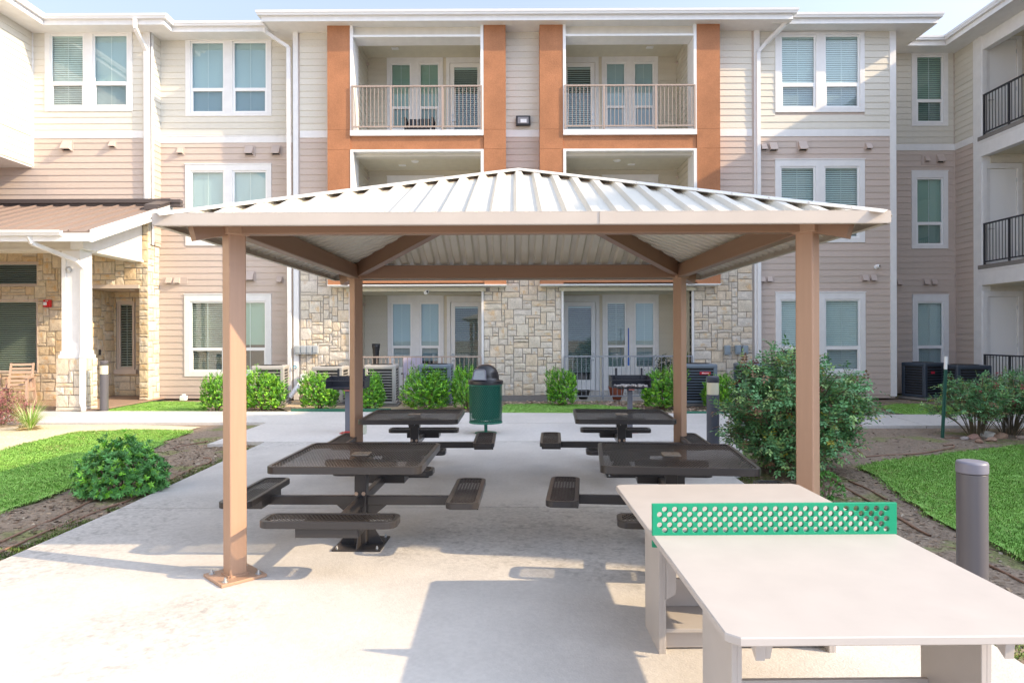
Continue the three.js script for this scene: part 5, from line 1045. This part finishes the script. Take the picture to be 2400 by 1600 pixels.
// ================================================================ things on the two patios and the porch
{
  const lathe = (pts, n = 28) => clean(new THREE.LatheGeometry(pts.map(q => new THREE.Vector2(...q)), n));
  const st = thing('plant_stand', 'tall black flared stand behind the left patio railing', 'stand', [P(881, 850, 19.4).x, .08, -19.4]);
  part(st, 'column', [lathe([[0, 0], [.17, 0], [.17, .05], [.11, .35], [.085, .8], [.08, 1.1], [.10, 1.3], [.115, 1.38], [.115, 1.46], [0, 1.46]])], M.black);
  const ch = thing('folding_chair', 'lavender cloth folding chair behind the left patio railing', 'chair', [P(967, 900, 19.1).x, .08, -19.1], .15);
  const lav = std([.46, .42, .52], .85), fr = M.black;
  part(ch, 'seat', [cbox(.50, .02, .45, 0, .42, 0)], lav);
  part(ch, 'backrest', [cbox(.54, .62, .02, 0, 0, 0).rotateX(-.2).translate(0, .80, -.27)], lav);
  for (const sx of [-1, 1]) { part(ch, 'leg', [bar([sx * .26, 0, .22], [sx * .26, .62, -.2], .022, .022)], fr); part(ch, 'leg', [bar([sx * .26, 0, -.26], [sx * .26, .62, .18], .022, .022)], fr); part(ch, 'armrest', [cbox(.05, .03, .45, sx * .29, .63, 0)], fr); part(ch, 'back_post', [bar([sx * .27, .42, -.2], [sx * .27, 1.12, -.34], .02, .02)], fr); }
  const pole = thing('mop', 'blue handled mop leaning by the right patio window', 'mop', [P(1473.5, 860, 19.9).x, .08, -19.9]);
  part(pole, 'handle', [cyl(.018, .018, 1.05, 0, .84, 0, 12)], std([.02, .10, .45], .4)); part(pole, 'shaft', [cyl(.014, .014, .84, 0, .02, 0, 10)], M.vinyl); part(pole, 'grip', [cyl(.028, .028, .22, 0, .80, 0, 12)], std([.03, .14, .55], .4)); part(pole, 'head', [rbox(.26, .05, .1, .015, 0, .03, 0)], M.vinyl);
  const pot = thing('flower_pot', 'large terracotta pot behind right grill inside the railing', 'flower pot', [P(1445, 920, 18.98).x, -.02, -18.98]);
  part(pot, 'pot', [lathe([[0, 0], [.15, 0], [.21, .30], [.235, .31], [.235, .38], [.20, .38], [.17, .10], [0, .08]])], std([.34, .10, .055], .8)); part(pot, 'soil', [cyl(.19, .19, .01, 0, .33, 0)], M.dark);
  const bp = thing('planter', 'low black planter beside the shrub at the right patio railing', 'planter', [P(1366, 920, 18.98).x, 0, -18.98]);
  part(bp, 'pot', [lathe([[0, 0], [.15, 0], [.20, .20], [.215, .2], [.215, .235], [.185, .235], [.15, .06], [0, .05]])], M.black); part(bp, 'soil', [cyl(.17, .17, .01, 0, .19, 0)], M.dark);
  const gp2 = thing('planter', 'grey square planter under the right patio window', 'planter', [P(1506, 880, 19.6).x, .08, -19.6]);
  part(gp2, 'pot', [lathe([[0, 0], [.14, 0], [.18, .42], [.18, .46], [.15, .46], [.12, .1], [0, .1]])], std([.42, .44, .48], .6)); part(gp2, 'soil', [cyl(.14, .14, .01, 0, .4, 0)], M.dark);
  // patio chair of tan boards on the porch
  const tan = std([.48, .35, .28], .6), pc = thing('patio_chair', 'tan slatted armchair on the stone porch at left edge', 'chair', [P(38, 900, 17.7).x, .022, -17.7], .35);
  for (const sx of [-1, 1]) {
    part(pc, 'leg', [bar([sx * .30, 0, .30], [sx * .30, .66, .26], .06, .06)], tan); part(pc, 'leg', [bar([sx * .30, 0, -.42], [sx * .30, .64, -.26], .06, .06)], tan);
    part(pc, 'armrest', [rbox(.09, .03, .70, .008, sx * .30, .675, -.02)], tan); part(pc, 'side_rail', [cbox(.035, .08, .58, sx * .30, .37, 0)], tan);
    part(pc, 'back_post', [bar([sx * .25, .36, -.22], [sx * .25, 1.04, -.46], .045, .05)], tan);
  }
  for (let k = 0; k < 6; k++) part(pc, 'back_slat', [cbox(.50, .055, .018, 0, 0, 0).rotateX(-.34).translate(0, .48 + k * .105, -.255 - k * .037)], tan);
  for (let k = 0; k < 6; k++) part(pc, 'seat_slat', [cbox(.56, .02, .075, 0, .40 + k * .006, -.2 + k * .092)], tan);
  const bc = thing('slatted_chair', 'dark slatted chair behind the upper left balcony railing', 'chair', [P(984, 290, 19.3).x, F[2], -19.3]);
  part(bc, 'seat', [cbox(.62, .05, .5, 0, .22, 0)], M.black); for (let k = 0; k < 5; k++) part(bc, 'back_slat', [cbox(.10, .30, .02, -.24 + k * .12, .42, .0)], M.black);
  for (const sx of [-1, 1]) { part(bc, 'armrest', [cbox(.07, .06, .5, sx * .38, .52, 0)], M.black); part(bc, 'leg', [cbox(.06, .52, .06, sx * .38, .26, .2)], M.black); part(bc, 'leg', [cbox(.06, .52, .06, sx * .38, .26, -.2)], M.black); }
  // stake, rocks, clean-out cap, white pipe
  const sk = thing('garden_stake', 'green steel post with white tip beside the bare stemmed roses', 'stake', [G(2209, 1021).x, -.05, G(2209, 1021).z]);
  part(sk, 'post', [bar([0, 0, 0], [.062, 1.20, 0], .035, .035), bar([0.01, 0, .018], [.072, 1.20, .018], .012, .03)], std([.02, .10, .07], .5)); part(sk, 'tip', [bar([.062, 1.2, 0], [.070, 1.42, 0], .038, .038)], M.vinyl);
  const rocks = [[2282, 1022, .09, [.50, .30, .24]], [2318, 1018, .11, [.66, .62, .55]], [2325, 1028, .07, [.48, .32, .24]], [2345, 1020, .10, [.42, .28, .20]], [2395, 1022, .06, [.46, .36, .30]], [2262, 1024, .05, [.50, .44, .42]], [2296, 1031, .05, [.44, .28, .2]]];
  const words7 = ['pinkish rock nearest the green stake side', 'whitish rock, the palest of the rocks by the roses', 'small brown rock before the pale rock', 'brown rock under the right rose stems', 'small rock at the right edge of the photo', 'small grey pebble left of the pinkish rock', 'small red brown rock nearest the right lawn'];
  seed = 88; rocks.forEach(([u, v, s, c], i) => { const p = G(u, v), q = new THREE.IcosahedronGeometry(s, 1), a = q.attributes.position; for (let k = 0; k < a.count; k++) { const f = .75 + .5 * hash2(Math.round(a.getX(k) * 400), Math.round(a.getY(k) * 400), Math.round(a.getZ(k) * 400) + i); a.setXYZ(k, a.getX(k) * f * 1.3, a.getY(k) * f * .7, a.getZ(k) * f); } q.computeVertexNormals(); const m = part(scene, numbered('rock'), q, std(c, .9, { map: texStone })); m.position.set(p.x, -.02, p.z); tag(m, words7[i], 'rock', 'rocks below the rose bushes'); });
  const co = thing('pipe_cap', 'white plastic pipe cap standing before taupe wall at the lawn patch', 'pipe cap', [P(429.5, 930, 18.7).x, 0, -18.7]);
  part(co, 'cap', [rbox(.16, .13, .16, .02, 0, .07, 0), cyl(.05, .05, .05, 0, .13, 0)], M.vinyl);
  const pp = thing('drain_pipe', 'white drain pipe sloping out of the stone wall between two shrubs', 'pipe', [P(690, 920, 18.4).x, 0, -18.4]);
  part(pp, 'pipe', [tube([[.14, .62, -.35], [.10, .5, -.25], [.0, .3, -.02], [-.10, .10, .15]], .065, 12, 24)], M.vinyl); part(pp, 'elbow', [rbox(.2, .2, .16, .04, .15, .62, -.36)], M.vinyl);
  const fa = thing('hose_tap', 'small blue handled hose tap on stone beside the left downspout', 'tap', [P(692, 864, 18.8).x, P(692, 864, 18.8).y, -18.8]);
  part(fa, 'body', [cyl(.02, .02, .12, 0, -.02, 0).rotateX(1.3)], M.steel); part(fa, 'wheel', [clean(new THREE.TorusGeometry(.04, .012, 8, 16).translate(0, .05, .06))], std([.05, .30, .42], .4));
}
// ================================================================ plants
const leafMat = (rough = .55) => new THREE.MeshStandardMaterial({ color: 0xffffff, vertexColors: true, roughness: rough, side: THREE.DoubleSide });
const LM = leafMat(.5), LMgloss = leafMat(.38);
function leaves(list) {                                   // each leaf: folded along its midrib, four faces
  const n = list.length, pos = new Float32Array(n * 36), col = new Float32Array(n * 36);
  const d = new THREE.Vector3(), s = new THREE.Vector3(), u = new THREE.Vector3();
  list.forEach((l, i) => {
    d.copy(l.dir).normalize(); s.crossVectors(d, l.up); if (s.lengthSq() < 1e-6) s.set(1, 0, 0); s.normalize(); u.crossVectors(s, d);
    const at = (a, b, c) => [l.p.x + d.x * a + s.x * b + u.x * c, l.p.y + d.y * a + s.y * b + u.y * c, l.p.z + d.z * a + s.z * b + u.z * c];
    const L = l.len, w = l.wid, b = at(0, 0, 0), m = at(L * .5, 0, -L * .05), le = at(L * .45, w / 2, L * .05), ri = at(L * .45, -w / 2, L * .05), t = at(L, 0, -L * .12);
    let k = i * 36; for (const q of [b, ri, m, b, m, le, m, ri, t, m, t, le]) { pos[k] = q[0]; pos[k + 1] = q[1]; pos[k + 2] = q[2]; col[k] = l.c[0]; col[k + 1] = l.c[1]; col[k + 2] = l.c[2]; k += 3; }
  });
  const g = new THREE.BufferGeometry(); g.setAttribute('position', new THREE.BufferAttribute(pos, 3)); g.setAttribute('color', new THREE.BufferAttribute(col, 3)); g.computeVertexNormals(); return g;
}
const V = (x, y, z) => new THREE.Vector3(x, y, z);
function randDir() { const z = rr(-1, 1), a = rr(0, 6.283), r = Math.sqrt(1 - z * z); return V(r * Math.cos(a), z, r * Math.sin(a)); }
const bark = std([.20, .14, .10], .9), cane = std([.16, .13, .08], .8);
// dense hedge shrub: twigs all round, small bright leaves set along each
function hedgeShrub(sd, w, h, n) {
  seed = sd; const list = [];
  const lump = [...Array(22)].map(() => ({ a: rr(0, 6.28), e: rr(-.4, 1.3), k: rr(-.16, .20) }));
  for (let i = 0; i < n; i++) {
    const a = rr(0, 6.283), e = Math.asin(rr(-.85, .985)), o = V(Math.cos(e) * Math.cos(a), Math.sin(e), Math.cos(e) * Math.sin(a));
    let R = 1; for (const q of lump) { const dd = V(Math.cos(q.e) * Math.cos(q.a), Math.sin(q.e), Math.cos(q.e) * Math.sin(q.a)).dot(o); if (dd > .75) R += q.k * (dd - .75) * 4; }
    const depth = rnd() < .6 ? rr(.86, 1.06) : rr(.5, .9), long = o.y > .35 && rnd() < .14 ? rr(.05, .16) : 0;
    const hr = Math.pow(Math.cos(e), -.5) * (.93 + .1 * Math.sin(a * 3 + sd)), base = V(o.x * hr * w * .47 * R * depth, h * .45 + o.y * h * .50 * R * depth, o.z * hr * w * .47 * R * depth);
    if (base.y < .03) base.y = rr(.03, .12);
    const grow = o.clone().multiplyScalar(.7).add(V(0, .9, 0)).add(randDir().multiplyScalar(.35)).normalize();
    const v = rr(.45, 1.4), young = rnd() < .4, c = young ? [.26 * v, .56 * v, .035 * v] : [.10 * v, .32 * v, .025 * v];
    const m = 6 + (rnd() * 4 | 0), L = rr(.06, .11) + long;
    for (let k = 0; k < m; k++) {
      const t = k / m, p = base.clone().add(grow.clone().multiplyScalar(t * L)), az = k * 2.4 + a * 7;
      const side = V(Math.cos(az), .2, Math.sin(az)), dir = grow.clone().multiplyScalar(.65).add(side.multiplyScalar(.85)), f = rr(.85, 1.15);
      list.push({ p, dir, up: grow, len: rr(.040, .060), wid: rr(.022, .032), c: [c[0] * f, c[1] * f, c[2] * f] });
    }
  }
  return leaves(list);
}
function stemsGeo(n, h, spread, r, sd) { seed = sd; const gs = []; for (let i = 0; i < n; i++) { const a = i / n * 6.28 + rr(-.3, .3), s = spread * rr(.5, 1); gs.push(tube([[Math.cos(a) * .03, -.06, Math.sin(a) * .03], [Math.cos(a) * s * .5, h * .4, Math.sin(a) * s * .5], [Math.cos(a) * s, h, Math.sin(a) * s]], r, 5, 6)); } return gs; }
{
  const protos = [hedgeShrub(11, 1.0, .95, 1000), hedgeShrub(23, 1.0, .95, 1000), hedgeShrub(37, 1.0, .95, 1000)];
  const stems = stemsGeo(9, .6, .3, .012, 5), stemG = join(stems);
  const shrub = (k, label, u, d, w, h, turn, y = 0) => {
    const t = thing('hedge_shrub', label, 'shrub', [P(u, 900, d).x, -.02 + y, -d], turn, 'bright green shrubs in front of the building');
    part(t, 'foliage', protos[k], LMgloss); part(t, 'stem', stemG, bark);
    t.scale.set(w * .92, h * .93 / .95, w * .88);
  };
  shrub(0, 'bright green shrub peeking out left of the left front post', 508, 16.3, .78, .95, .3);
  shrub(1, 'bright sunlit shrub right of left front post, before tall grey air conditioner', 617, 16.45, 1.12, .98, 1.2);
  shrub(2, 'bright shrub behind the left grill, beside the white drain pipe', 748, 16.5, .98, .95, 2.5);
  shrub(0, 'bright shrub right of back left post, before white topped air conditioner', 862, 16.5, .98, .95, 4.0);
  shrub(1, 'widest bright shrub of the hedge, before a blue grey air conditioner', 1000, 16.5, 1.22, 1.0, 5.2);
  shrub(2, 'bright shrub partly behind the green trash can', 1092, 16.6, .86, 1.08, .9);
  shrub(0, 'lone round shrub standing before the stone pier and lawn patch', 1318, 17.5, .92, .98, 2.0);
  shrub(1, 'bright shrub just right of the ash grill', 1552, 16.7, 1.18, 1.0, 3.4);
  shrub(2, 'small bright shrub behind the bollard light at right', 1680, 16.7, .86, .86, 4.6);
}
// round leathery bush beside the slab, leaves in rosettes
{
  seed = 404; const list = [], R = .43, Hh = .54;
  for (let i = 0; i < 900; i++) {
    const a = rr(0, 6.283), e = Math.asin(rr(-.25, 1)), o = V(Math.cos(e) * Math.cos(a), Math.sin(e), Math.cos(e) * Math.sin(a)), b = 1 + .12 * Math.sin(a * 3 + 1) + .08 * Math.sin(e * 7 + a * 2), dp = rnd() < .7 ? rr(.88, 1.06) : rr(.55, .9);
    const p = V(o.x * R * b * dp, .08 + Math.max(-.02, o.y) * Hh * .95 * b * dp, o.z * R * b * dp), ax = o.clone().add(V(0, .45, 0)).add(randDir().multiplyScalar(.3)).normalize();
    const t1 = V(0, 0, 1).cross(ax).lengthSq() > .01 ? V(0, 0, 1).cross(ax).normalize() : V(1, 0, 0), t2 = ax.clone().cross(t1), v = rr(.6, 1.2), yng = rnd() < .22, c = yng ? [.26 * v, .60 * v, .06 * v] : [.125 * v, .36 * v, .085 * v], m = 7 + (rnd() * 3 | 0);
    for (let k = 0; k < m; k++) { const q = k * 2.4, open = rr(.5, 1.1), dir = t1.clone().multiplyScalar(Math.cos(q)).add(t2.clone().multiplyScalar(Math.sin(q))).multiplyScalar(open).add(ax.clone().multiplyScalar(.65)), f = rr(.8, 1.2); list.push({ p: p.clone().add(ax.clone().multiplyScalar(k * .004)), dir, up: ax, len: rr(.042, .066), wid: rr(.018, .027), c: [c[0] * f, c[1] * f, c[2] * f] }); }
  }
  const t = thing('round_bush', 'low round dark green bush between the left lawn and concrete', 'bush', [-4.52, -.05, -7.85]);
  part(t, 'foliage', leaves(list), LMgloss); part(t, 'stem', stemsGeo(9, .4, .3, .011, 8), bark);
}
// roses: canes, compound leaves along them, some red young shoots and blooms
function roseBush(t, sd, o) {
  seed = sd; const canes = [], list = [], blooms = [];
  for (let i = 0; i < o.n; i++) {
    const a = rr(0, 6.283), reach = o.r * Math.sqrt(rr(.02, 1)), top = o.h * (1 - .42 * Math.pow(reach / o.r, 2)) * rr(o.low ?? .6, 1.04), arch = rr(-.15, .1);
    const p0 = V(Math.cos(a) * .08, -.05, Math.sin(a) * .08), p1 = V(Math.cos(a) * reach * .45, top * .5, Math.sin(a) * reach * .45), p2 = V(Math.cos(a) * reach * .85, top * .85, Math.sin(a) * reach * .85), p3 = V(Math.cos(a) * reach * 1.05 + rr(-.06, .06), top * (1 + arch * .4), Math.sin(a) * reach * 1.05 + rr(-.06, .06));
    const cv = new THREE.CatmullRomCurve3([p0, p1, p2, p3]); canes.push(clean(new THREE.TubeGeometry(cv, 8, rr(.004, .009), 5)));
    const ends = [[cv, o.bare]];
    for (let k = 0; k < o.twigs; k++) { const t0 = rr(o.bare + .08, .95), b = cv.getPoint(t0), dd = randDir(); dd.y = Math.abs(dd.y) * .6 - .1; const L = rr(.16, .40) * o.tw; const c2 = new THREE.CatmullRomCurve3([b, b.clone().add(dd.clone().multiplyScalar(L * .5)), b.clone().add(dd.clone().multiplyScalar(L)).add(V(0, L * .12, 0))]); if (c2.getPoint(1).y < .05) continue; canes.push(clean(new THREE.TubeGeometry(c2, 5, .003, 4))); ends.push([c2, .1]); }
    for (const [c2, t0] of ends) {
      const len = c2.getLength(), m = Math.max(3, Math.round(len * (1 - t0) / o.step)), red = rnd() < o.red;
      for (let k = 0; k < m; k++) {
        const tt = mix(t0, 1, (k + rnd()) / m), p = c2.getPoint(tt), tn = c2.getTangent(tt), out = randDir(); out.addScaledVector(tn, -out.dot(tn)).normalize(); out.y += .15;
        const v = rr(.55, 1.25), y = rnd(), tip = red && tt > .8, c = tip ? [.30 * v, .06 * v, .05 * v] : y < .02 ? [.46 * v, .40 * v, .05 * v] : y < .07 ? [.34 * v, .20 * v, .12 * v] : y < .3 ? [.29 * v, .46 * v, .15 * v] : [.15 * v, .36 * v, .14 * v];
        const ax = out.clone().multiplyScalar(.9).add(tn.clone().multiplyScalar(.4)).normalize(), sd2 = new THREE.Vector3().crossVectors(ax, V(0, 1, 0)).normalize(), up = new THREE.Vector3().crossVectors(sd2, ax), L = rr(.07, .13) * (o.leaf ?? 1);
        for (const [q, s] of [[.35, 1], [.35, -1], [.7, 1], [.7, -1], [.95, 0]]) list.push({ p: p.clone().addScaledVector(ax, L * q), dir: ax.clone().multiplyScalar(.45 + (s ? 0 : .6)).addScaledVector(sd2, s * .9).add(V(0, -.15, 0)), up: up.clone().add(randDir().multiplyScalar(.35)), len: rr(.034, .056) * (o.leaf ?? 1), wid: rr(.02, .032) * (o.leaf ?? 1), c });
      }
      if (red && rnd() < o.bloom) blooms.push(c2.getPoint(1));
    }
  }
  part(t, 'cane', canes, cane); part(t, 'foliage', leaves(list), LM);
  for (const b of blooms) { const pet = []; for (let k = 0; k < 14; k++) { const a = k * 2.4, e = .2 + k * .08; pet.push({ p: b.clone(), dir: V(Math.cos(a), e, Math.sin(a)), up: V(0, 1, 0), len: .034, wid: .032, c: o.petal ?? [.50, .015, .03] }); } part(t, 'flower', leaves(pet), LM); }
}
{
  const q = G(1862, 1096), t = thing('rose_bush', 'large loose rose bush behind the right front post', 'rose bush', [q.x, -.05, q.z]);
  roseBush(t, 2024, { n: 120, r: .92, h: 1.70, bare: .14, twigs: 9, tw: 1, step: .05, red: .018, bloom: .2, leaf: 1.2, low: .22 });
  const a = G(2290, 1016), t2 = thing('rose_bush', 'bare stemmed rose bush right of the green stake', 'rose bush', [a.x, -.05, a.z], 0, 'smaller rose bushes at right');
  roseBush(t2, 77, { n: 44, r: .64, h: 1.16, bare: .36, twigs: 8, tw: .8, step: .05, red: .07, bloom: .3, leaf: .95, petal: [.55, .10, .14] });
  const b = G(2368, 1012), t3 = thing('rose_bush', 'bare stemmed rose bush at the right edge of the photo', 'rose bush', [b.x, -.05, b.z], 0, 'smaller rose bushes at right');
  roseBush(t3, 78, { n: 44, r: .68, h: 1.22, bare: .34, twigs: 8, tw: .85, step: .05, red: .07, bloom: .3, leaf: .95, petal: [.55, .10, .14] });
}
// small leafy plant at the foot of the right front post
{
  seed = 61; const list = []; for (let i = 0; i < 130; i++) { const o = randDir(); o.y = Math.abs(o.y); const p = V(o.x * .17, .04 + o.y * .24, o.z * .17), v = rr(.7, 1.2); for (let k = 0; k < 5; k++) list.push({ p, dir: o.clone().add(randDir().multiplyScalar(.8)), up: V(0, 1, 0).add(randDir().multiplyScalar(.3)), len: rr(.03, .05), wid: rr(.018, .026), c: [.13 * v, .34 * v, .07 * v] }); }
  const q = G(1938, 1158), t = thing('small_bush', 'small green leafy plant right of the right front post', 'plant', [q.x, -.05, q.z]); part(t, 'foliage', leaves(list), LM); part(t, 'stem', stemsGeo(5, .2, .1, .006, 3), bark);
}
// purple shrub and striped tuft at the left
{
  seed = 71; const list = [];
  for (let i = 0; i < 1500; i++) { const o = randDir(); o.y = Math.abs(o.y) * rr(.2, 1); const R = rr(.75, 1.08), p = V(o.x * .55 * R, .1 + o.y * .75 * R, o.z * .55 * R), v = rr(.6, 1.3), c = rnd() < .25 ? [.16 * v, .17 * v, .06 * v] : [.36 * v, .14 * v, .15 * v]; for (let k = 0; k < 5; k++) list.push({ p: p.clone().add(randDir().multiplyScalar(.03)), dir: o.clone().add(randDir()), up: V(0, 1, 0).add(randDir().multiplyScalar(.4)), len: rr(.03, .05), wid: rr(.016, .024), c }); }
  const a = G(2, 992), t = thing('purple_shrub', 'purple leaved shrub at the left edge beside the striped tuft', 'shrub', [a.x, -.05, a.z]); part(t, 'foliage', leaves(list), LM); part(t, 'stem', stemsGeo(8, .5, .3, .01, 4), bark);
  seed = 73; const bl = [];
  for (let i = 0; i < 230; i++) {
    const az = rr(0, 6.283), L = rr(.42, .78), lean = rr(.12, 1.0), w = rr(.005, .009), pale = rnd() < .4, v = rr(.7, 1.2), c = pale ? [.66 * v, .70 * v, .38 * v] : [.24 * v, .44 * v, .07 * v], s = V(-Math.sin(az), 0, Math.cos(az)); let p = V(Math.cos(az) * .05, 0, Math.sin(az) * .05), e = 1.45 - lean * .35;
    for (let k = 0; k < 6; k++) { const d = V(Math.cos(az) * Math.cos(e), Math.sin(e), Math.sin(az) * Math.cos(e)), n = p.clone().addScaledVector(d, L / 6); bl.push({ p0: p, p1: n, s, w: w * (1 - k / 6.5), w1: w * (1 - (k + 1) / 6.5), c }); p = n; e -= lean * .36; }
  }
  const pos = [], col = []; for (const q of bl) { const A = q.p0.clone().addScaledVector(q.s, q.w), Bq = q.p0.clone().addScaledVector(q.s, -q.w), C = q.p1.clone().addScaledVector(q.s, -q.w1), Dq = q.p1.clone().addScaledVector(q.s, q.w1); for (const p of [A, Bq, C, A, C, Dq]) { pos.push(p.x, p.y, p.z); col.push(...q.c); } }
  const g = new THREE.BufferGeometry(); g.setAttribute('position', new THREE.Float32BufferAttribute(pos, 3)); g.setAttribute('color', new THREE.Float32BufferAttribute(col, 3)); g.computeVertexNormals();
  const b = G(68, 1003), t2 = thing('ornamental_grass', 'pale striped grass tuft in the dry bed at left', 'ornamental grass', [b.x, -.04, b.z]); part(t2, 'blades', g, LM); part(t2, 'dry_crown', leaves([...Array(60)].map(() => { const a2 = rr(0, 6.28); return { p: V(0, .02, 0), dir: V(Math.cos(a2), rr(.0, .4), Math.sin(a2)), up: V(0, 1, 0), len: rr(.15, .3), wid: .012, c: [.42, .34, .18] }; })), LM);
}
// broad dark leafed plant and upright leaves on the right patio
{
  seed = 91; const list = []; for (let i = 0; i < 70; i++) { const az = rr(0, 6.28), h = rr(.35, 1.1), p = V(Math.cos(az) * rr(0, .25), h, Math.sin(az) * rr(0, .25)), v = rr(.6, 1.2); for (let k = 0; k < 6; k++) list.push({ p: p.clone().add(randDir().multiplyScalar(.06)), dir: V(Math.cos(az + rr(-1, 1)), rr(-.7, .5), Math.sin(az + rr(-1, 1))), up: V(0, 1, 0), len: rr(.08, .15), wid: rr(.03, .05), c: [.035 * v, .09 * v, .03 * v] }); }
  const t = thing('potted_plant', 'dark leafy potted plant behind the railing left of back right post', 'plant', [P(1556, 880, 19.2).x, .08, -19.2]); part(t, 'foliage', leaves(list), LM); part(t, 'pot', [cyl(.14, .19, .34, 0, 0, 0)], M.dark);
  const l2 = []; for (let i = 0; i < 9; i++) { const az = rr(0, 6.28); l2.push({ p: V(Math.cos(az) * .05, .3, Math.sin(az) * .05), dir: V(Math.cos(az) * .22, 1, Math.sin(az) * .22), up: V(Math.cos(az), 0, Math.sin(az)), len: rr(.5, .95), wid: rr(.07, .1), c: pick([[.09, .20, .04], [.16, .26, .06], [.06, .15, .04]]) }); }
  const t2 = thing('potted_plant', 'potted plant with upright sword leaves right of back right post', 'plant', [P(1612, 880, 19.15).x, .08, -19.15]); part(t2, 'leaf', leaves(l2), LM); part(t2, 'pot', [cyl(.12, .16, .32, 0, 0, 0)], std([.40, .38, .36], .7));
}
scene.traverse(o => { if (o.isMesh) { o.castShadow = true; o.receiveShadow = true; } });
renderer.render(scene, camera);
